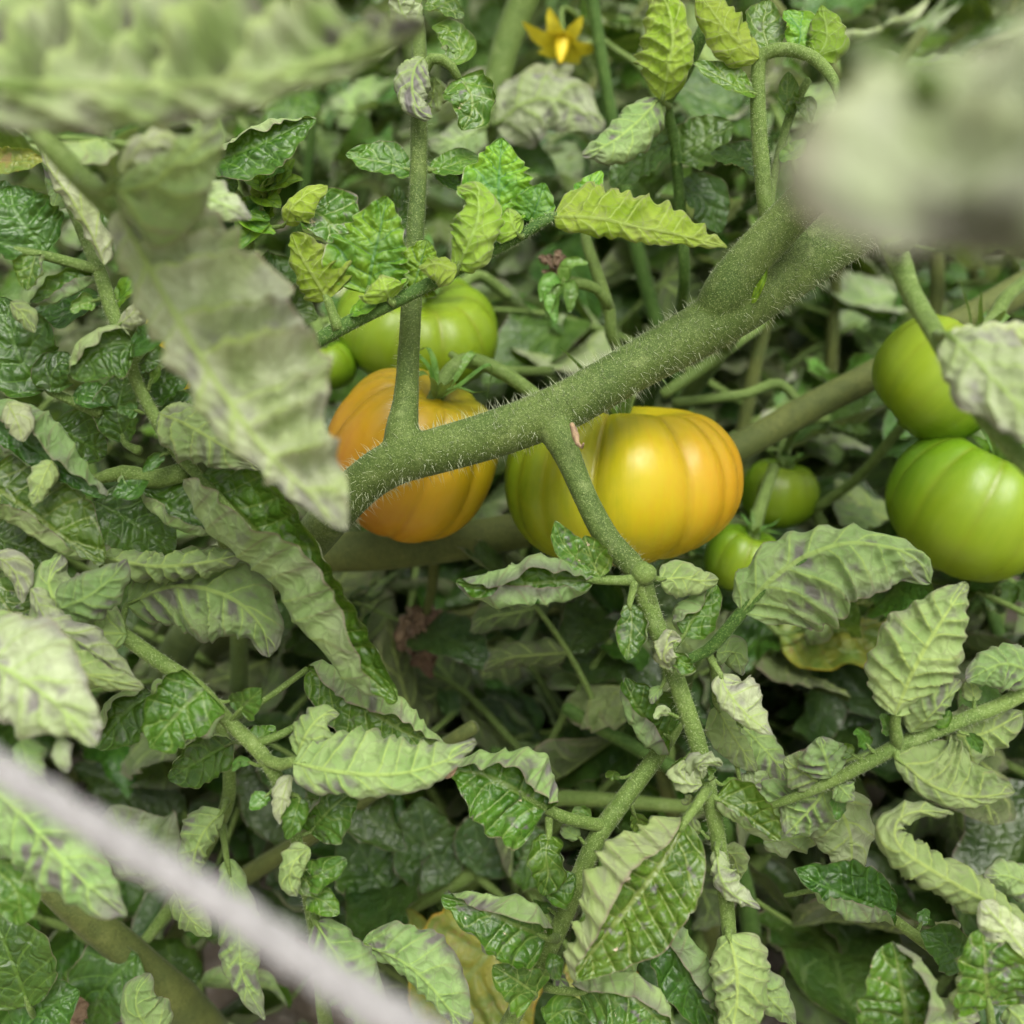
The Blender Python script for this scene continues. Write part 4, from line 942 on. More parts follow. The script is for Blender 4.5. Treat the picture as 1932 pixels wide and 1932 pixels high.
# ================================================================== plant close to the lens on the left
pl7 = empty('tomato_plant', np.array([-0.16, 0.09, 0.0]))
tag(pl7, 'tomato plant with large blurred pale leaves hanging in front of the dark glossy ones', 'plant')
S7 = [(-60, 80, 19, 40), (20, 185, 18, 44), (75, 250, 17.6, 44), (135, 318, 17.5, 44), (195, 378, 17.6, 44), (232, 410, 17.8, 34), (300, 545, 17.7, 22), (385, 690, 17.6, 16), (490, 840, 17.5, 10)]
b7 = np.array([-0.16, 0.09, 0.0])
pth, rad = stem_pts(S7)
low = catmull([b7, b7 + [0.01, 0.01, 0.2], b7 + [0.0, 0.05, 0.45], b7 + [0.02, 0.075, 0.53], pth[0]], 60)
V, F = tube(np.vstack([low[:-1], pth]), np.concatenate([np.linspace(0.005, rad[0], 59), rad]), 14, wob=0.01)
add_obj('stem', quads_to_mesh('stem', V, F, b7), pl7, b7, M['stalk'])
lf = leafE(pl7, 195, 378, 17.6)
stalk('leaf_stalk', [(150, 335, 17.3, 24), (185, 358, 17, 26), (208, 358, 16.8, 24), (218, 340, 16.7, 18)], lf)
LF(lf, [(222, 398, 17.5), (300, 545, 17.2), (385, 690, 17), (485, 835, 16.9), (575, 925, 17), (652, 1002, 17.2)], (178, 62), (-0.25, -0.1, -1), (22, 95), 'pale',
   nvein=9, k=0.7, q=0.24, crumple=0.0, wav=0.4, nu=90, nv=16, belly=0.72, lobe=0.14, basew=0.1)
LF(lf, [(215, 362, 17.2), (285, 345, 16.9), (350, 290, 16.8), (416, 232, 16.9)], (52, 84), (0.1, 0, -1), (60, 50), 'leaf', nvein=4, q=0.12, belly=0.7)
LF(lf, [(230, 330, 17.4), (255, 285, 17.2), (300, 260, 17.2), (345, 270, 17.4)], (30, 44), (-0.1, -0.2, -1), (60, 80), 'pale', nvein=3, q=0.12)
LF(lf, [(80, 240, 17.4), (115, 212, 17.1), (165, 215, 17), (215, 265, 17.1)], (30, 34), (0.1, 0.2, -1), (60, 60), 'pale', nvein=4, q=0.1)
LF(lf, [(240, 410, 18.2), (275, 425, 18), (310, 400, 18), (335, 365, 18.2)], (34, 40), (0, 0.4, 1), (110, 120), 'pale', nvein=3, p=2)
LF(lf, [(310, 380, 20.5), (370, 370, 20.3), (420, 385, 20.3), (474, 412, 20.5)], (46, 40), (0, -0.2, -1), (60, 80), 'pale', nvein=5, q=0.1, st=(232, 400, 17.9), sw=12)
lf = leafE(pl7, -60, 150, 14)
stalk('leaf_stalk', [(-60, 85, 19, 30), (-160, 130, 16, 34), (-170, 155, 14.2, 34), (-60, 160, 13.6, 30), (150, 165, 13.5, 22), (400, 158, 13.6, 14)], lf)
LF(lf, [(-160, 150, 13.8), (120, 166, 13.4), (380, 158, 13.4), (600, 122, 13.5), (806, 52, 13.7)], (270, 62), (0, -0.35, -1), (26, 60), 'blotched', nvein=8, k=1.3, q=0.26, crumple=0.0, wav=0.35, nu=84, nv=18, belly=0.6, basew=0.45)
lf = leafE(pl7, -40, 1240, 19)
stalk('leaf_stalk', [(-60, 85, 19, 30), (-330, 500, 19.5, 34), (-260, 1000, 19.5, 34), (-60, 1225, 19.3, 26)], lf)
LF(lf, [(-60, 1225, 19.2), (40, 1280, 18.8), (120, 1340, 18.6), (184, 1404, 18.7)], (88, 92), (0.1, -0.1, -1), (45, 40), 'pale', nvein=6, q=0.08, nv=14, belly=0.6)
LF(lf, [(-60, 1450, 20.5), (50, 1545, 20.2), (140, 1645, 20.1), (238, 1728, 20.2)], (64, 96), (0.1, -0.1, -1), (70, 50), 'leaf', nvein=8, q=0.09, nu=56, nv=14, belly=0.7, st=(-60, 1230, 19.5), sw=20)
LF(lf, [(112, 1392, 19.2), (112, 1425, 19), (128, 1458, 19)], (20, 24), (0.2, 0, -1), (60, 60), 'pale', nvein=3, nu=26, nv=8)
LF(lf, [(40, 1395, 20), (55, 1440, 19.9), (85, 1465, 20)], (30, 34), (0, 0, -1), (60, 60), 'leaf', nvein=4)
LF(lf, [(-20, 1630, 21), (30, 1680, 20.8), (40, 1745, 20.9)], (44, 48), (0.1, 0.2, 1), (50, 50), 'leaf', nvein=4)

# small in-between leaflets, as tomato stalks carry
rsm = random.Random(77)
for rows, plt_, n in ((S3[2:9], pl3, 8), (HANG[6:13], plant, 7), (S5[2:7], pl5, 7), (S4[2:8], pl4, 7), (S2[3:9], pl2, 7), (S6[3:7], pl6, 4)):
    lf = leafE(plt_, *rows[0][:3])
    for i in range(n):
        f = (i + rsm.random() * .8) / n * (len(rows) - 1)
        j = min(int(f), len(rows) - 2); g = f - j
        x, y, d, w = [rows[j][q] * (1 - g) + rows[j + 1][q] * g for q in range(4)]
        dx, dy = rows[j + 1][0] - rows[j][0], rows[j + 1][1] - rows[j][1]
        l = math.hypot(dx, dy); s = rsm.choice((-1, 1))
        nx_, ny_ = -dy / l * s, dx / l * s
        L = rsm.uniform(26, 52); tw_ = rsm.uniform(-.6, .6); dd = rsm.uniform(-.6, .5)
        ax_, ay_ = nx_ + tw_ * dx / l, ny_ + tw_ * dy / l
        p0 = (x + nx_ * w * .45, y + ny_ * w * .45, d)
        p1 = (x + ax_ * (w * .5 + 12), y + ay_ * (w * .5 + 12), d + dd * .3)
        p2 = (p1[0] + ax_ * L * .55, p1[1] + ay_ * L * .55 + rsm.uniform(-5, 8), d + dd * .7)
        p3 = (p1[0] + ax_ * L * .9, p1[1] + ay_ * L + rsm.uniform(0, 14), d + dd)
        LF(lf, [p1, p2, p3], rsm.uniform(.26, .42) * L, (rsm.uniform(-.4, .4), rsm.uniform(-.2, .5), rsm.choice((1, 1, -1))), (rsm.uniform(30, 120), rsm.uniform(30, 120)),
           rsm.choice(('leaf', 'leaf', 'dark', 'pale')), st=p0, sw=8, nvein=3, nu=24, nv=7, lobe=0.1)

# ================================================================== olive stem at the bottom left
pl8 = empty('tomato_plant', P(430, 2000, 46) * np.array([1, 1, 0]))
tag(pl8, 'tomato plant with a thick olive yellow stem above bare soil', 'plant')
S8 = [(-60, 1560, 30, 50), (60, 1640, 30.5, 56), (150, 1718, 31, 62), (250, 1805, 32, 66), (345, 1895, 33.5, 74), (400, 1960, 36, 76), (430, 2010, 46, 80)]
stalk('stem', S8, pl8, 'stem_olive', 18)
lf = leafE(pl8, 250, 1805, 32)
LF(lf, [(300, 1965, 26), (262, 1915, 25.6), (258, 1875, 25.6), (284, 1836, 25.7)], (34, 46), (-0.1, -0.1, -1), (50, 60), 'leaf', st=(345, 1990, 30), sw=14, nvein=4, q=0.07)
LF(lf, [(55, 1900, 27), (28, 1830, 26.8), (0, 1760, 26.8), (-30, 1710, 27)], (66, 60), (0.1, 0.2, 1), (30, 30), 'dark', st=(90, 1960, 29), sw=14, nvein=5, q=0.04)
LF(lf, [(30, 1950, 27.4), (90, 1900, 27.4), (150, 1870, 27.6)], (50, 60), (0.1, 0.4, 0.9), (30, 30), 'dark', nvein=5, st=(60, 1960, 29), sw=12)
LF(lf, [(428, 1620, 29), (450, 1740, 28.6), (458, 1840, 28.6), (500, 1925, 28.8)], (34, 40), (-0.2, 0, -1), (60, 70), 'leaf', st=(420, 1560, 30), sw=14, nvein=8, q=0.06)
LF(lf, [(420, 1530, 28.8), (384, 1570, 28.4), (366, 1620, 28.4), (362, 1690, 28.6)], (44, 44), (-0.4, 0, -1), (90, 80), 'leaf', st=(428, 1510, 29.4), sw=12, nvein=7, q=0.08, p=1.2)
LF(lf, [(332, 1680, 28), (352, 1725, 27.8), (398, 1766, 27.8)], (34, 32), (0, 0, -1), (60, 60), 'leaf', st=(300, 1640, 30), sw=12, nvein=5)
stalk('leaf_stalk', [(250, 1805, 32.3, 20), (330, 1700, 32.5, 24), (400, 1580, 31, 26), (432, 1500, 30, 26), (425, 1400, 29.5, 22), (400, 1340, 29.4, 16)], lf, 'stalk')
LF(lf, [(330, 1650, 33), (250, 1600, 33), (210, 1520, 33)], (70, 80), (0.1, 0.2, -1), (30, 30), 'back', nvein=5, st=(390, 1600, 31.6), sw=12)
LF(lf, [(260, 1800, 31.4), (200, 1860, 31.2), (170, 1940, 31.4)], (60, 60), (0.1, 0.4, 0.9), (30, 30), 'dark', nvein=5)

# ================================================================== tomatoes
def tomato(cx, cy, d, rx, axis, creases, mat, ripe_dir, ripe_bias, label, flat=0.72, seed=0, sep=True, sep_len=0.75, squash=1.0, depth=0.13, sepals=6, curl=1.0, ped=None, lob=0.04):
    """ribbed oblate fruit. rx: px radius; creases: (azimuth deg from the camera side, + right; strength; sharpness deg)"""
    rs = random.Random(seed)
    c = P(cx, cy, d)
    r0 = PX(rx, d)
    A = camvec(axis)
    Fv = norm(CAM - c); Fv = norm(Fv - (Fv @ A) * A)          # azimuth 0: towards the camera
    Rv = np.cross(A, Fv)                                      # to the right
    nt, na = 72, 180
    th = np.linspace(0.0, math.pi, nt)[:, None]
    az = np.linspace(-math.pi, math.pi, na, endpoint=False)[None]
    cre = np.zeros((1, na)); crs = np.zeros((1, na))
    for a, s, w in creases:
        dd = (az - R_(a) + math.pi) % (2 * math.pi) - math.pi
        g = np.exp(-(np.abs(dd) / R_(w)) ** 1.25)
        cre = cre + s * g
        crs = np.maximum(crs, s * np.exp(-(dd / R_(2.2)) ** 2))
    ca = np.sort([a for a, _, _ in creases])
    env = 0.30 + 0.70 * np.exp(-((th - 0.75) / 0.75) ** 2)    # deepest on the shoulder
    env = env * np.clip(th / 0.25, 0, 1)
    low = 1 + lob * np.sin(az * 2 + seed) + lob * 0.6 * np.sin(az * 3 + seed * 2.3)
    rad = r0 * np.sin(th) ** 0.86 * (low - depth * cre * env)
    z = r0 * flat * (np.sign(np.cos(th)) * np.abs(np.cos(th)) ** 0.9)
    z = z - r0 * 0.26 * np.exp(-(th / 0.42) ** 2) + r0 * 0.06 * np.exp(-((math.pi - th) / 0.4) ** 2)
    z = z * (1 + 0.06 * np.sin(az + seed)) - 0.05 * r0 * cre * np.sin(th) * np.cos(th)
    pos = Fv * (rad * np.cos(az))[..., None] + Rv * (rad * np.sin(az))[..., None] + A * (z * np.ones_like(az))[..., None]
    if squash != 1.0:
        pos = pos - Fv * (pos @ Fv)[..., None] * (1 - squash)
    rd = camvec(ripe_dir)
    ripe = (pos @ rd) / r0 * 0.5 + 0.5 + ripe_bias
    ang = np.stack([np.cos(az * np.ones_like(th)) * 3, np.sin(az * np.ones_like(th)) * 3, th * np.ones_like(az) * 0.25], -1)
    root = empty('tomato', c)
    tag(root, label, 'tomato')
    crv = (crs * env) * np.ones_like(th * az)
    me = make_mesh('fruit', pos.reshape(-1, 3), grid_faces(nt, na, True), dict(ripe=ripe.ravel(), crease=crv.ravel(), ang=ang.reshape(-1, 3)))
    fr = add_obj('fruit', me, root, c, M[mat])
    top = c + A * (r0 * (flat - 0.27))
    if sep:
        for k in range(sepals):
            a = 2 * math.pi * k / sepals + rs.random() * 0.5
            o = Fv * math.cos(a) + Rv * math.sin(a)
            L = r0 * sep_len * (0.8 + 0.4 * rs.random())
            pts = [top + o * r0 * 0.03 + A * r0 * 0.02, top + o * L * 0.35 + A * r0 * (0.22 + 0.08 * rs.random()), top + o * L * 0.75 + A * r0 * (0.33 + 0.25 * curl * rs.random()),
                   top + o * L + A * r0 * (0.30 + curl * (0.5 * rs.random() - 0.1))]
            V, F, at, b = blade(np.array(pts), L * 0.11, L * 0.11, A, (40, 40), nvein=1, q=0.0, lobe=0.0, wav=0.1, nu=16, nv=3, seed=seed + k, belly=0.6)
            add_obj('sepal', make_mesh('sepal', V, F, at), root, b, M['sepal'])
        pd = ped if ped is not None else [top + A * r0 * 0.1 + A * r0 * 0.5, top + A * r0 * 0.9 + Rv * r0 * 0.3 - Fv * r0 * 0.4, top + A * r0 * 1.2 + Rv * r0 * 0.7 - Fv * r0 * 1.0]
        pts = catmull(np.array([top - A * r0 * 0.05] + list(pd)), 24)
        V, F = tube(pts, np.linspace(0.0026, 0.0021, 24), 10)
        add_obj('pedicel', quads_to_mesh('pedicel', V, F, pts[0]), root, pts[0], M['stalk'])
    return root

M['sepal'] = leaf_material('sepal_green', (0.06, 0.16, 0.02), (0.11, 0.24, 0.035), (0.18, 0.28, 0.07), (0.10, 0.2, 0.04), (0.16, 0.27, 0.07), PURPLE, purple_top=0.05, purple_und=0.05, rim_amt=0.1)

full = [(-178, .6, 12), (-140, .7, 12), (-108, .6, 12)]
tomato(1175, 903, 31.2, 229, (-0.02, 0.97, 0.16), [(-80, .5, 10), (-60, .6, 9), (-40, .55, 9), (-14, 1.45, 8), (33, 1.0, 9), (57, .55, 8), (74, .4, 8), (105, .6, 12)] + full,
       'tom_ripening', (0.9, -0.1, 0.25), -0.06, 'ribbed yellow tomato, orange on one flank and green on the other', flat=0.715, seed=3, sep_len=0.5, depth=0.16, lob=0.015,
       ped=[P(1150, 745, 31.8), P(1130, 700, 31.5), P(1105, 745, 27.8)])
tomato(775, 850, 31.6, 170, (0.42, 0.78, 0.42), [(-62, 1.1, 9), (-25, .5, 10), (18, .9, 9), (52, .8, 9), (85, .6, 10), (-95, 1.0, 10)] + [(-178, .6, 12), (130, .7, 12), (-130, .6, 12)],
       'tom_orange', (-0.75, -0.45, 0.2), 0.02, 'ribbed orange tomato with green claw-like sepals behind the thick stem', flat=0.93, seed=7, depth=0.16, sepals=7, sep_len=0.62, curl=1.3,
       ped=[P(850, 700, 31.2), P(890, 680, 31.6), P(960, 710, 31.6), P(1040, 770, 31)])
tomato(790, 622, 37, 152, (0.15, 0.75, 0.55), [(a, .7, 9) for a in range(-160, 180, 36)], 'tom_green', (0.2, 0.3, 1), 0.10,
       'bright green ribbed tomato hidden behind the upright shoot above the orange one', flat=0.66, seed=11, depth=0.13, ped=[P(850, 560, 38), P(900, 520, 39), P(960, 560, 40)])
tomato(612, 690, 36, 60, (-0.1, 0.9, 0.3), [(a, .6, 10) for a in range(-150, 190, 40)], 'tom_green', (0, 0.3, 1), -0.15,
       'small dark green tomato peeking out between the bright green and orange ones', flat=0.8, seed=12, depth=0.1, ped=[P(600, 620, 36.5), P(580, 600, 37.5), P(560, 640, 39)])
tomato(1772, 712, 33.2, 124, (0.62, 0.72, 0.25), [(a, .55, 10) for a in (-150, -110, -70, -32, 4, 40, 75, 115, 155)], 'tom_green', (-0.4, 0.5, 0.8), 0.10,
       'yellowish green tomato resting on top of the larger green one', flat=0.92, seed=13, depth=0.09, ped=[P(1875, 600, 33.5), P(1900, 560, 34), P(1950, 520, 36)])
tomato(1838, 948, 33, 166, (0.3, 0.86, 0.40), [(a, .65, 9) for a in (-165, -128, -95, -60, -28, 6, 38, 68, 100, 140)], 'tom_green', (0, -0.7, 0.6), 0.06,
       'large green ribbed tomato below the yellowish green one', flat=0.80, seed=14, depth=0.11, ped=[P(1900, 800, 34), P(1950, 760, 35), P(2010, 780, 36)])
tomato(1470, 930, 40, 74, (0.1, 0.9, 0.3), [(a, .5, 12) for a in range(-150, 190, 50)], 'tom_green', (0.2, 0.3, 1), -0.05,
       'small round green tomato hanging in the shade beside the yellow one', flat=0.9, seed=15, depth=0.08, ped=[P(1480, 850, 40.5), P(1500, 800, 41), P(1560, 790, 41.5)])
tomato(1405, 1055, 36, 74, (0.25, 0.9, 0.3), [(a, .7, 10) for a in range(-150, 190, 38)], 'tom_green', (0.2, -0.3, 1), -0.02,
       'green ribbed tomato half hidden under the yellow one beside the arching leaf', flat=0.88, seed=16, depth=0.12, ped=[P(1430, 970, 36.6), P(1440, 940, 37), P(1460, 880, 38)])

# ================================================================== plant whose thick smooth stem runs behind the tomatoes
pl9 = empty('tomato_plant', P(330, 1500, 58) * np.array([1, 1, 0]))
tag(pl9, 'tomato plant whose smooth olive stem runs behind the ripening tomatoes', 'plant')
S9 = [(2080, 460, 39, 62), (1900, 560, 38, 60), (1780, 630, 37.6, 58), (1650, 705, 37.2, 56), (1520, 772, 36.8, 55), (1400, 840, 36.6, 55), (1250, 915, 36.6, 60), (1100, 968, 36.4, 66), (980, 1000, 36, 70), (850, 1022, 35.6, 74), (720, 1038, 35.6, 76), (590, 1045, 36, 76), (480, 1090, 38, 76), (400, 1250, 46, 70), (340, 1480, 60, 60)]
stalk('stem', S9, pl9, 'stem_olive', 20)
for rows in ([(1040, 700, 36, 18), (960, 700, 34, 18), (890, 690, 33, 16), (850, 668, 33.2, 13)],
             [(1250, 745, 36, 22), (1310, 705, 36, 24), (1380, 655, 36.4, 22), (1430, 620, 37, 20)],
             [(1700, 690, 37.4, 20), (1730, 760, 36.5, 18), (1680, 830, 37, 20), (1620, 900, 38, 20), (1540, 960, 39.5, 18)],
             [(1520, 780, 37, 16), (1500, 810, 39, 16), (1478, 858, 40.2, 14)],
             [(1270, 760, 37, 18), (1400, 745, 37.5, 20), (1470, 725, 38, 20), (1520, 775, 37.4, 16)]):
    stalk('side_stem', rows, pl9, 'stalk', 10)
lf = leafE(pl9, 1520, 1180, 38)
LF(lf, [(1470, 1195, 37.5), (1560, 1190, 37), (1640, 1195, 37), (1720, 1230, 37.4)], (82, 70), (0, 0.5, 0.9), (40, 40), 'sick', st=(1440, 1160, 37.8), sw=16, nvein=6, q=0.06, belly=0.7)
stalk('leaf_stalk', [(1240, 925, 37.2, 16), (1330, 1090, 39.5, 18), (1440, 1162, 37.8, 18)], lf)
lf = leafE(pl9, 640, 1045, 36)
stalk('leaf_stalk', [(820, 1040, 36.4, 22), (815, 1110, 37.5, 20), (800, 1180, 38.5, 16)], lf, 'stem_olive')

# ---- dried brown leaf hanging in the shade
dl = empty('dried_leaf', P(800, 1150, 37))
tag(dl, 'shrivelled brown leaf hanging in the dark gap under the orange tomato', 'dry leaf')
for a, b_, c_, w in (((800, 1150), (770, 1190), (760, 1230), 34), ((800, 1150), (815, 1210), (800, 1262), 40), ((798, 1160), (850, 1180), (858, 1215), 28), ((805, 1170), (790, 1215), (815, 1280), 30)):
    SEED[0] += 1
    LF(dl, [(*a, 38.2), (*b_, 37.6), (*c_, 37.8)], w, (0.3, 0.2, 1), (160, 130), 'dry', nvein=4, q=0.2, wav=0.9, nu=26, nv=8).name = 'blade'
dl = empty('dried_leaf', P(1050, 500, 33.5))
tag(dl, 'small crumpled brown leaf stuck to a thin flower stalk above the main stem', 'dry leaf')
for a, b_, c_, w in (((1060, 520), (1040, 500), (1018, 482), 20), ((1060, 520), (1052, 495), (1056, 470), 16), ((1058, 522), (1040, 520), (1022, 510), 14)):
    LF(dl, [(*a, 33), (*b_, 32.8), (*c_, 33)], w, (0.3, 0.4, 1), (150, 130), 'dry', nvein=3, q=0.25, wav=0.9, nu=22, nv=7).name = 'blade'
dl = empty('dried_leaf', P(140, 1925, 33))
tag(dl, 'tan withered leaf beside the olive stem over the soil', 'dry leaf')
LF(dl, [(100, 1950, 31), (135, 1915, 30.8), (165, 1890, 31)], 44, (0.1, 0.3, 1), (150, 110), 'dry', nvein=4, q=0.2, wav=0.9, nu=26, nv=8).name = 'blade'

# ================================================================== shoots standing behind the main stem
pl10 = empty('tomato_plant', P(1200, 1200, 77) * np.array([1, 1, 0]))
tag(pl10, 'tomato plant with an upright hairy shoot bending over behind the main stem', 'plant')
S10 = [(1590, 205, 25.6, 12), (1572, 150, 26.2, 20), (1535, 110, 26.8, 23), (1485, 94, 27.2, 25), (1440, 104, 27.5, 27), (1430, 150, 27.7, 28), (1433, 250, 27.9, 30), (1441, 350, 28.1, 31), (1448, 430, 28.6, 30), (1440, 540, 31, 30), (1370, 650, 36, 32), (1280, 780, 44, 34), (1220, 950, 56, 34), (1200, 1190, 76, 36)]
stalk('stem', S10, pl10, 'stalk', 14)
hairs(pl10, [S10[2:10]], 900, 0.0005, 0.0017, 0.00003, 14)
stalk('side_stem', [(1448, 430, 28.8, 16), (1462, 330, 29, 18), (1490, 220, 28.8, 18), (1525, 150, 28.4, 16)], pl10, 'stalk', 10)
lf = leafE(pl10, 1430, 150, 27.7)
LF(lf, [(1426, 178, 27.6), (1385, 160, 27.4), (1345, 138, 27.4), (1308, 118, 27.4)], (24, 30), (0, 0.4, 0.9), (50, 40), 'leaf', nvein=4, st=(1432, 182, 27.8), sw=8)
LF(lf, [(1432, 110, 27.4), (1385, 72, 27.1), (1350, 30, 27.1), (1318, -20, 27.2)], (38, 52), (0.1, -0.2, -1), (60, 60), 'young', nvein=5, q=0.08)
LF(lf, [(1495, 215, 28.6), (1485, 180, 28.4), (1488, 135, 28.4)], (18, 20), (0, 0.2, 1), (60, 60), 'leaf', nvein=3)
LF(lf, [(1470, 300, 28.8), (1500, 285, 28.6), (1520, 262, 28.6)], (16, 18), (0, 0.4, 1), (60, 60), 'young', nvein=3)
LF(lf, [(1505, 190, 28.6), (1520, 200, 28.4), (1528, 235, 28.4)], (16, 18), (0, 0.3, 1), (60, 60), 'leaf', nvein=3)
LF(lf, [(1500, 100, 27.4), (1510, 60, 27.4), (1480, 20, 27.6)], (30, 36), (0.2, 0.3, 1), (60, 60), 'young', nvein=4)
LF(lf, [(1540, 112, 27), (1560, 70, 27), (1550, 10, 27.2)], (34, 40), (0.2, 0, -1), (60, 60), 'young', nvein=4)
LF(lf, [(1455, 100, 27.6), (1440, 50, 27.8), (1450, 0, 28)], (34, 34), (0, 0.3, 1), (60, 60), 'leaf', nvein=4)
LF(lf, [(1445, 330, 28.6), (1400, 300, 29), (1340, 290, 29.4)], (30, 34), (0, 0.4, 0.9), (60, 60), 'back', nvein=5)

pl11 = empty('tomato_plant', P(1180, 1200, 77) * np.array([1, 1, 0]))
tag(pl11, 'tomato plant with a slim dark stem and curled yellow-green leaves behind the young spray', 'plant')
S11 = [(1380, -40, 28.6, 30), (1325, 62, 29.4, 28), (1290, 140, 30.2, 26), (1258, 195, 30.8, 24), (1272, 270, 31.4, 22), (1284, 400, 32.2, 22), (1290, 540, 33.2, 22), (1268, 640, 38, 24), (1215, 800, 46, 28), (1195, 980, 58, 30), (1180, 1190, 76, 32)]
stalk('stem', S11, pl11, 'stem_dark', 12)
lf = leafE(pl11, 1258, 195, 30.8)
LF(lf, [(1250, 190, 30), (1262, 130, 29.4), (1270, 60, 29.2), (1255, 0, 29.3), (1225, -30, 29.4)], (68, 34), (0.35, 0, -1), (50, 60), 'young', nvein=7, q=0.10, lobe=0.2, st=(1262, 200, 30.7), sw=12)
LF(lf, [(1245, 185, 30.2), (1200, 232, 29.8), (1150, 270, 29.7), (1098, 292, 29.8)], (52, 40), (0, -0.1, -1), (90, 70), 'leaf', nvein=6, q=0.08, st=(1258, 196, 30.7), sw=10)
LF(lf, [(1275, 300, 31.6), (1320, 270, 31.5), (1380, 230, 31.4)], (44, 50), (0, 0.4, 0.9), (50, 40), 'back', nvein=5, st=(1274, 310, 31.5), sw=10)
LF(lf, [(1270, 260, 31.4), (1210, 300, 32), (1150, 350, 32.5)], (44, 50), (0, 0.4, 0.9), (50, 40), 'back', nvein=5, st=(1272, 265, 31.5), sw=10)
LF(lf, [(1282, 350, 32.2), (1330, 380, 32.4), (1360, 440, 32.6)], (40, 40), (0, 0.4, 0.9), (50, 40), 'back', nvein=5)
# flower stalk with a withered truss
lf = leafE(pl11, 1290, 540, 33.2)
stalk('flower_stalk', [(1272, 630, 37.5, 18), (1200, 690, 35.5, 18), (1156, 640, 34, 22), (1150, 590, 33.6, 24), (1128, 520, 33.3, 23), (1108, 462, 33.2, 21), (1102, 420, 33.3, 16)], lf, 'stalk', 10)
stalk('flower_stalk', [(1150, 580, 33.5, 20), (1125, 545, 33, 20), (1088, 535, 32.7, 22), (1060, 530, 32.6, 26)], lf, 'stalk', 10)
for q, (a, b_) in enumerate((((1050, 545), (1030, 600)), ((1040, 560), (1050, 612)), ((1075, 500), (1110, 495)), ((1035, 530), (1020, 570)), ((1075, 545), (1075, 590)))):
    LF(lf, [(1060, 532, 32.5), (*a, 32.2), (*b_, 32.3)], 13, (0.1 * q - .2, 0.5, 1), (70, 70), 'sepal', nvein=1, q=0, lobe=0, nu=18, nv=4).name = 'sepal'

pl13 = empty('tomato_plant', P(905, 1250, 76) * np.array([1, 1, 0]))
tag(pl13, 'tomato plant with a large pale leaf hanging under the open blossom', 'plant')
stalk('stem', [(1030, -80, 43, 58), (965, 60, 43.5, 54), (928, 200, 44, 50), (905, 330, 45, 50), (900, 600, 54, 48), (905, 1000, 70, 44), (905, 1230, 78, 44)], pl13, 'stalk', 14)
lf = leafE(pl13, 928, 200, 44)
LF(lf, [(935, 235, 42), (1000, 190, 41), (1070, 195, 41), (1140, 245, 41)], (66, 60), (0.1, -0.1, -1), (50, 40), 'pale', nvein=5, q=0.14, k=0.8, belly=0.6, st=(928, 220, 43.6), sw=14)
LF(lf, [(940, 220, 42.4), (1010, 150, 42), (1085, 125, 42)], (34, 40), (0.1, -0.1, -1), (60, 50), 'pale', nvein=5, q=0.12, st=(926, 210, 43.6), sw=12)
LF(lf, [(915, 240, 42.4), (860, 265, 42), (810, 275, 42)], (34, 40), (0.1, -0.1, -1), (60, 50), 'back', nvein=5, q=0.12, st=(922, 230, 43.8), sw=12)
LF(lf, [(920, 290, 43.4), (990, 300, 43), (1050, 330, 43)], (40, 46), (0.1, 0.5, 0.8), (60, 50), 'back', nvein=5, q=0.1, st=(912, 290, 44.4), sw=12)

pl14 = empty('tomato_plant', P(800, 1800, 52) * np.array([1, 1, 0]))
tag(pl14, 'tomato plant with yellowing ribbed leaves low in the shade behind the diagonal stalk', 'plant')
stalk('stem', [(960, 1600, 37, 26), (860, 1665, 37, 32), (760, 1715, 37.5, 34), (670, 1758, 38.5, 36), (640, 1780, 44, 36), (700, 1790, 53, 36)], pl14, 'stalk', 12)
lf = leafE(pl14, 860, 1665, 37)
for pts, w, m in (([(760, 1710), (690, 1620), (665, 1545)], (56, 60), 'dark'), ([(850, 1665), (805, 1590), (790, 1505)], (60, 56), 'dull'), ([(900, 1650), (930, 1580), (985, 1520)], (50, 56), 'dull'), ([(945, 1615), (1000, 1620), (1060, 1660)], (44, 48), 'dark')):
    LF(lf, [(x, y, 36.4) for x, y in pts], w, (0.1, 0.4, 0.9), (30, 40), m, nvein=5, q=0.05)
LF(lf, [(985, 1725, 36.4), (930, 1790, 35.6), (870, 1860, 35.4), (800, 1975, 35.6)], (105, 95), (0.1, 0.35, 0.95), (30, 30), 'sick', nvein=6, q=0.09, st=(900, 1650, 36.8), sw=16)
LF(lf, [(745, 1735, 36.6), (775, 1770, 36), (802, 1835, 36)], (34, 30), (0, 0.3, 1), (50, 50), 'sick', nvein=4, st=(765, 1716, 37.3), sw=12)
LF(lf, [(1080, 1800, 36), (1130, 1850, 35.6), (1180, 1930, 35.8)], (60, 60), (0, 0.4, 0.9), (30, 40), 'sick', nvein=5, st=(950, 1610, 36.8), sw=12)

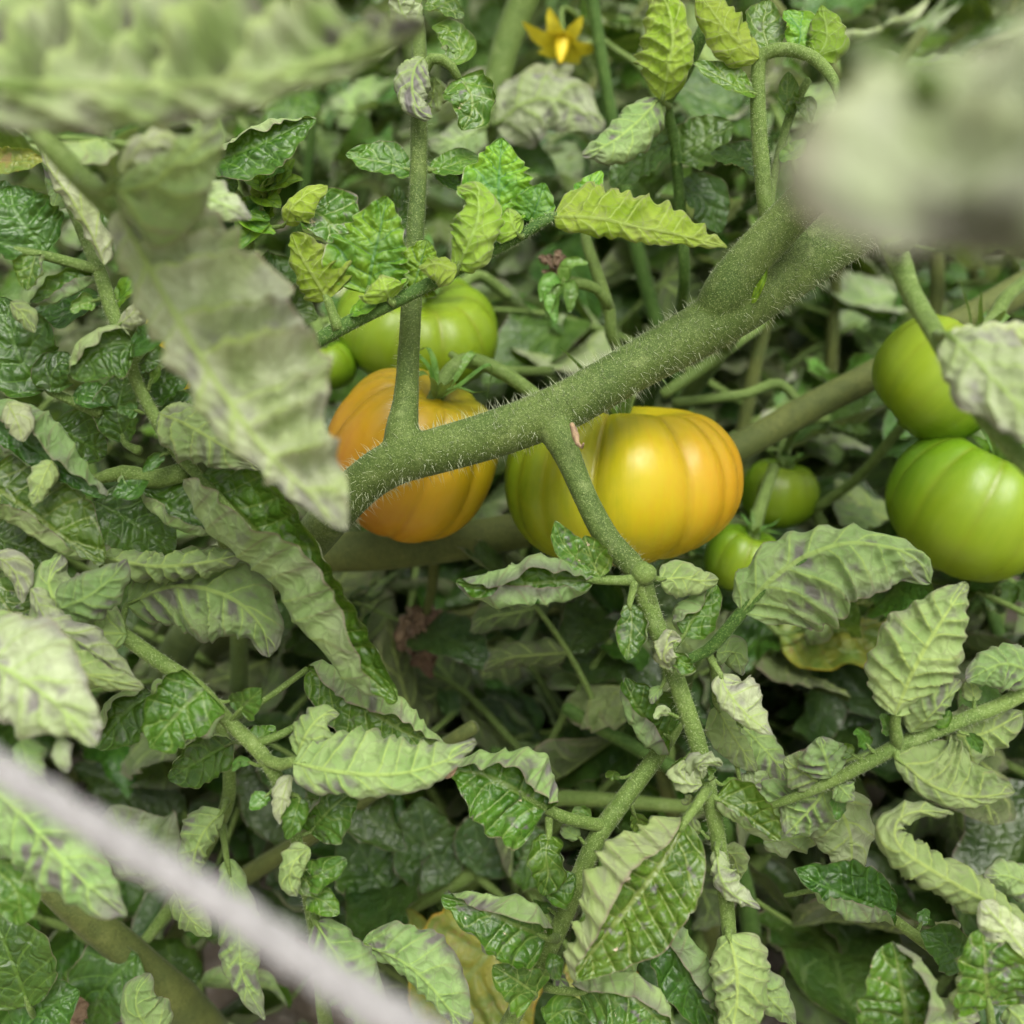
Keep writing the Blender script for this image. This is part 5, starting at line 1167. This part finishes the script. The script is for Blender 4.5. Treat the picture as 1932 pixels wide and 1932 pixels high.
# left-top shoot: cluster of small young leaves and a two-tone folded leaf
pl12 = empty('tomato_plant', P(560, 1250, 64) * np.array([1, 1, 0]))
tag(pl12, 'tomato plant with small green shoot tips and a bronzed folded leaf', 'plant')
S12 = [(508, 300, 27.6, 10), (495, 340, 27.6, 16), (480, 390, 27.7, 20), (470, 450, 28, 22), (474, 560, 29.6, 22), (500, 720, 34, 24), (540, 950, 44, 28), (560, 1230, 66, 32)]
stalk('stem', S12, pl12, 'stalk', 12)
lf = leafE(pl12, 480, 390, 27.7)
LF(lf, [(398, 305, 26.6), (465, 282, 26.3), (530, 252, 26.3), (595, 222, 26.4)], (52, 56), (0.0, 0.25, 1), (215, 30), 'dark', nvein=7, p=2.4, q=0.06, st=(478, 395, 27.7), sw=10)
LF(lf, [(400, 320, 26.8), (430, 345, 26.8), (450, 350, 26.9)], (34, 40), (0, 0.3, 1), (50, 60), 'dark', nvein=4)
for a, b_, w in (((500, 330), (540, 318), 22), ((520, 345), (572, 338), 24), ((490, 350), (460, 340), 18), ((505, 375), (530, 392), 26), ((495, 335), (505, 300), 14), ((535, 330), (556, 300), 18), ((470, 400), (510, 415), 24), ((520, 300), (528, 275), 8), ((470, 440), (440, 470), 30), ((475, 420), (520, 440), 24)):
    LF(lf, [(490, 372, 27.5), ((490 + a[0]) / 2 + 3, (372 + a[1]) / 2, 27.3), (*a, 27), (*b_, 27)], w, (0.1, 0.5, 0.9), (60, 60), 'young', nvein=4, nu=28, nv=8)
LF(lf, [(540, 425, 26.6), (548, 395, 26.2), (580, 365, 26.1), (618, 350, 26.2)], (16, 34), (-0.1, -0.2, -1), (40, 60), 'young', nvein=5, q=0.05, lobe=0.03, st=(478, 430, 27.9), sw=9)
LF(lf, [(570, 385, 26.7), (610, 410, 26.6), (650, 448, 26.6), (688, 486, 26.7)], (52, 54), (0, 0.3, 1), (40, 130), 'scarred', nvein=5, p=2.4, q=0.06, wav=0.6, st=(545, 420, 26.7), sw=9)
LF(lf, [(470, 470, 28.2), (440, 520, 28), (410, 545, 28)], (40, 44), (0, 0.4, 0.9), (60, 50), 'dark', nvein=5)
LF(lf, [(475, 520, 28.8), (520, 520, 28.8), (570, 500, 29)], (40, 44), (0, 0.4, 0.9), (60, 50), 'back', nvein=5)
LF(lf, [(475, 560, 29.4), (530, 580, 29.2), (600, 600, 29.4)], (46, 48), (0, 0.4, 0.9), (60, 50), 'back', nvein=5)

# ================================================================== blossoms and twine
def flower(x, y, d, face, label, size=0.016, closed=0.5, seed=0, stem_to=None):
    c = P(x, y, d)
    rs = random.Random(seed)
    A = camvec(face)
    e1 = norm(np.cross(A, np.array([0.2, 0.3, 0.93]))); e2 = np.cross(A, e1)
    root = empty('tomato_flower', c)
    tag(root, label, 'flower')
    for k in range(6):
        a = k * math.pi / 3 + rs.random() * 0.3
        o = e1 * math.cos(a) + e2 * math.sin(a)
        L = size * (0.85 + 0.3 * rs.random())
        pts = np.array([c + o * L * 0.06, c + o * L * 0.5 + A * L * 0.12, c + o * L * 0.95 - A * L * (0.05 + 0.5 * closed * rs.random())])
        V, F, at, b = blade(pts, L * 0.24, L * 0.24, A, (30, 30), nvein=1, q=0, lobe=0, wav=0.5, nu=18, nv=4, seed=seed + k, belly=0.7)
        add_obj('petal', make_mesh('petal', V, F), root, b, M['petal'])
    pth = catmull([c - A * size * 0.05, c + A * size * 0.3, c + A * size * 0.75], 12)
    V, F = tube(pth, np.array([0.16, .19, .2, .2, .19, .18, .17, .15, .13, .1, .07, .04]) * size, 10, ridge=0.08)
    add_obj('anther_cone', quads_to_mesh('anther_cone', V, F, c), root, c, M['anther'])
    if stem_to is not None:
        pth = catmull([c, c - A * size * 0.6 + np.array([0, 0, 0.004])] + [P(*q) for q in stem_to], 20)
        V, F = tube(pth, np.linspace(0.0011, 0.0014, 20), 8)
        add_obj('pedicel', quads_to_mesh('pedicel', V, F, c), root, c, M['stalk'])
flower(1062, 72, 42, (-0.1, -0.93, 0.28), 'yellow tomato blossom hanging face down above the pale leaf', 0.0165, 0.3, 1, [(1150, 85, 42.5), (1210, 130, 42.5), (1240, 200, 43)])
flower(322, 668, 26.6, (0.3, -0.5, 0.9), 'yellow tomato blossom half hidden behind the blurred hanging leaf', 0.0135, 0.9, 5, [(290, 640, 26), (250, 680, 24.6)])

tw = [(-120, 1376, 9.2, 62), (0, 1452, 9.2, 64), (200, 1574, 9.2, 68), (400, 1696, 9.1, 72), (600, 1830, 9, 78), (800, 1962, 8.9, 84), (960, 2070, 8.8, 88)]
pth, rad = stem_pts(tw, 160)
T = norm(np.gradient(pth, axis=0))
e1 = norm(np.cross(T, UP)); e2 = np.cross(T, e1)
two = empty('twine', pth[0])
tag(two, 'pale grey twisted twine stretched diagonally in front of the lower leaves', 'twine')
for k in range(3):
    ph = np.linspace(0, 2 * math.pi * 5, 160) + k * 2.094
    sp = pth + (np.cos(ph)[:, None] * e1 + np.sin(ph)[:, None] * e2) * (rad * 0.42)[:, None]
    V, F = tube(sp, rad * 0.60, 12, wob=0.03, seed=k)
    add_obj('strand', quads_to_mesh('strand', V, F, pth[0]), two, pth[0], M['twine'])

# ================================================================== plants filling the bed behind
def depth_of(p):
    return float((np.asarray(p) - CAM) @ FWD)
def pix(p):
    v = np.asarray(p) - CAM
    d = max(v @ FWD, 1e-4)
    return 966 + (v @ RIGHT) / (KF * d) * 1932, 966 - (v @ UP) / (KF * d) * 1932, d * 100

PROTO = []
rs = random.Random(42)
for k in range(14):
    up = k % 3 != 0
    pts = np.array([[0, 0, 0], [0.35, rs.uniform(-.05, .05), rs.uniform(0.0, .10)], [0.7, rs.uniform(-.1, .1), rs.uniform(-.08, .08)], [1.0, rs.uniform(-.16, .16), rs.uniform(-.32, 0)]])
    w = rs.uniform(0.24, 0.40)
    r = rs.choice([(40, 40), (60, 110), (140, 60), (120, 130), (190, 90), (30, 20), (20, 40)])
    V, F, at, b = blade(pts, w, w * rs.uniform(.85, 1.1), np.array([0, 0, 1.0]), r, p=rs.choice([1.3, 2.0, 2.6]), nvein=5, q=0.09, wav=0.5, nu=20, nv=6, seed=500 + k, belly=rs.uniform(.58, .8), facing=True, lobe=0.16)
    at['lc'] = at['lc'] * 0.055
    at['lc'] = at['lc'] + np.array([k * 3.3, k * 5.1, 0])
    PROTO.append((V, F, at))
PM = {}
def proto_mesh(k, mat):
    if (k, mat) not in PM:
        V, F, at = PROTO[k]
        me = make_mesh('leaflet', V, F, at)
        me.materials.append(M[mat])
        PM[(k, mat)] = me
    return PM[(k, mat)]
def leaf_layout(rs, L, n=3):
    """rachis points and leaflet transforms in the leaf's own frame (x outwards, z up)"""
    arch = rs.uniform(0.1, 0.35)
    pts = np.array([[0, 0, 0], [L * .35, 0, L * arch * .5], [L * .7, rs.uniform(-.06, .06) * L, L * arch * .4], [L, rs.uniform(-.1, .1) * L, -L * rs.uniform(0, .25)]])
    c = catmull(pts, 16)
    out = []
    for i in range(n):
        t = 0.38 + 0.5 * i / n
        for s in (-1, 1):
            p = c[int(t * 15)] 
            sz = L * rs.uniform(0.30, 0.48) * (1.0 - 0.12 * i)
            m = Matrix.Translation(Vector(p)) @ Matrix.Rotation(s * R_(rs.uniform(50, 85)), 4, 'Z') @ Matrix.Rotation(R_(rs.uniform(-25, 40)), 4, 'Y') @ Matrix.Rotation(R_(rs.uniform(-50, 50) + (180 if rs.random() < .45 else 0)), 4, 'X') @ Matrix.Scale(sz, 4)
            out.append(m)
            if rs.random() < 0.4:      # small in-between leaflet
                q = c[min(15, int(t * 15) + 2)]
                out.append(Matrix.Translation(Vector(q)) @ Matrix.Rotation(s * R_(rs.uniform(40, 100)), 4, 'Z') @ Matrix.Rotation(R_(rs.uniform(-40, 40)), 4, 'X') @ Matrix.Scale(sz * 0.35, 4))
    m = Matrix.Translation(Vector(c[-1])) @ Matrix.Rotation(R_(rs.uniform(-15, 15)), 4, 'Z') @ Matrix.Rotation(R_(rs.uniform(0, 40)), 4, 'Y') @ Matrix.Rotation(R_(rs.uniform(-40, 40)), 4, 'X') @ Matrix.Scale(L * rs.uniform(0.4, 0.5), 4)
    out.append(m)
    V, F = tube(c, np.linspace(0.0019, 0.0010, 16) * (L / 0.14), 6)
    return V, F, out

def visible_clear(p, mind):
    """keep the background out of the space where the near shoots and fruit stand"""
    x, y, d = pix(p)
    if d < mind and -250 < x < 2180 and -250 < y < 2180: return False
    if 400 < x < 600 and 1790 < y < 1990 and d < 70: return False
    return True

def back_plant(rs, x, y, h, nst, nleaf, detail, mind, label, mats=('back', 'back', 'back', 'leaf', 'dark')):
    root = empty('tomato_plant', (x, y, 0))
    tag(root, label, 'plant', 'tomato plants filling the bed behind')
    for s in range(nst):
        lean = np.array([rs.uniform(-.16, .16), rs.uniform(-.06, .16), 0])
        top = np.array([x, y, 0]) + lean + np.array([0, 0, h * rs.uniform(.75, 1.05)])
        pts = np.array([[x, y, -0.01], [x + lean[0] * .2 + rs.uniform(-.03, .03), y + lean[1] * .2, h * .35], [x + lean[0] * .6 + rs.uniform(-.03, .03), y + lean[1] * .6, h * .7], top])
        c = catmull(pts, 28)
        V, F = tube(c, np.linspace(0.0052, 0.0022, 28), 10, wob=0.02)
        add_obj('stem', quads_to_mesh('stem', V, F, c[0]), root, c[0], M[rs.choice(['stalk', 'stem_olive', 'stem_dark'])])
        a0 = rs.uniform(0, 6.28)
        for i in range(nleaf):
            t = 0.18 + 0.82 * (i + rs.random() * .6) / nleaf
            p = c[min(27, int(t * 27))]
            az = a0 + i * 2.4 + rs.uniform(-.4, .4)
            L = rs.uniform(0.10, 0.17) * (1.1 - 0.3 * t)
            mw = Matrix.Translation(Vector(p)) @ Matrix.Rotation(az, 4, 'Z') @ Matrix.Rotation(R_(rs.uniform(-45, 15)), 4, 'Y') @ Matrix.Rotation(R_(rs.uniform(-30, 30)), 4, 'X')
            mid = mw @ Vector((L * .7, 0, 0)); end = mw @ Vector((L * 1.3, 0, 0))
            if not (visible_clear(mid, mind) and visible_clear(end, mind) and visible_clear(p, mind)): continue
            mat = 'sick' if t < 0.3 and rs.random() < .15 else rs.choice(mats)
            ml = Matrix.Translation(Vector((-x, -y, 0))) @ mw
            if detail:
                V, F, lay = leaf_layout(rs, L)
                le = bpy.data.objects.new('leaf', None); col.objects.link(le)
                le.empty_display_size = 0.01; le.parent = root; le.matrix_basis = ml
                so = bpy.data.objects.new('leaf_stalk', quads_to_mesh('leaf_stalk', V, F, np.zeros(3)))
                so.data.materials.append(M['stalk']); col.objects.link(so); so.parent = le
                for m in lay:
                    o = bpy.data.objects.new('leaflet', proto_mesh(rs.randrange(14), mat))
                    col.objects.link(o); o.parent = le; o.matrix_basis = m
            else:
                o = bpy.data.objects.new('leaf', compound(rs.randrange(6), mat))
                col.objects.link(o); o.parent = root; o.matrix_basis = ml @ Matrix.Scale(L / 0.14, 4)
    return root

CM = {}
def compound_arrays(k):
    r2 = random.Random(900 + k)
    V, F, lay = leaf_layout(r2, 0.14)
    deg = F[:, 0] == F[:, 3]
    Vs, Fs = [V], [F[~deg]]
    at = {a: [np.zeros((len(V), 3)) if a == 'lc' else np.full(len(V), 0.5)] for a in ('ph', 'ac', 'al', 'lc')}
    o = len(V)
    for m in lay:
        pv, pf, pa = PROTO[r2.randrange(14)]
        mm = np.array(m)
        Vs.append(pv @ mm[:3, :3].T + mm[:3, 3]); Fs.append(pf + o); o += len(pv)
        for a in at: at[a].append(pa[a])
    return np.vstack(Vs), np.vstack(Fs), {a: np.concatenate(v) for a, v in at.items()}
CA = [compound_arrays(k) for k in range(6)]
def compound(k, mat):
    if (k, mat) not in CM:
        V, F, at = CA[k]
        me = make_mesh('leaf', V, F, at); me.materials.append(M[mat]); CM[(k, mat)] = me
    return CM[(k, mat)]

rs = random.Random(2024)
NEAR = [(-.30, .44), (-.20, .50), (-.10, .46), (0.0, .50), (.09, .45), (.18, .49), (.27, .45), (-.26, .60), (-.14, .62), (-.03, .60), (.07, .62), (.17, .60), (.28, .62)]
LOW = [(-.27, .33), (-.20, .40), (-.15, .31), (-.09, .38), (-.04, .31), (.02, .37), (.07, .31), (.13, .38), (.18, .31), (.24, .37), (-.02, .44), (.10, .44), (-.12, .45), (.15, .27), (.22, .27), (.08, .26)]
for x, y in LOW:
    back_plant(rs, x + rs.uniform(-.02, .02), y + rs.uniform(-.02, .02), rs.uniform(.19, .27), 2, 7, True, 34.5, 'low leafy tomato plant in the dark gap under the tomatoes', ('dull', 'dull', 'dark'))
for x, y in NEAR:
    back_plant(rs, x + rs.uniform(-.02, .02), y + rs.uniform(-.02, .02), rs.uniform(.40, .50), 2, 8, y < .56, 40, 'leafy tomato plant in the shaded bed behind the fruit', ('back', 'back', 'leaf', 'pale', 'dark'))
for k in range(22):
    y = rs.uniform(.72, 1.25)
    x = rs.uniform(-.62, .62) * y
    back_plant(rs, x, y, rs.uniform(.48, .60), 3, 9, False, 45, 'leafy tomato plant in the blurred rows further back', ('pale', 'back', 'pale', 'back', 'greyed'))

# beyond that the rows read as one green mass
rs = np.random.RandomState(5)
Vs, Fs, ats, o = [], [], {'ph': [], 'ac': [], 'al': [], 'lc': []}, 0
for k in range(340):
    y = 1.15 + 2.6 * rs.rand() ** 1.4
    x = (rs.rand() - .5) * 1.7 * y
    z = 0.08 + 0.75 * rs.rand()
    V, F, at = CA[k % 6]
    m = Matrix.Rotation(rs.rand() * 6.28, 3, 'Z') @ Matrix.Rotation(rs.uniform(-.7, .5), 3, 'Y') @ Matrix.Rotation(rs.uniform(-.6, .6), 3, 'X')
    s = rs.uniform(1.3, 2.2)
    Vs.append(V @ np.array(m).T * s + np.array([x, y, z])); Fs.append(F + o); o += len(V)
    for a in ats: ats[a].append(at[a])
fo = add_obj('tomato_foliage', make_mesh('tomato_foliage', np.vstack(Vs), np.vstack(Fs), {a: np.concatenate(v) for a, v in ats.items()}), None, (0, 0, 0), M['back'])
tag(fo, 'blurred mass of tomato leaves in the far rows of the bed', 'foliage', kind='stuff')
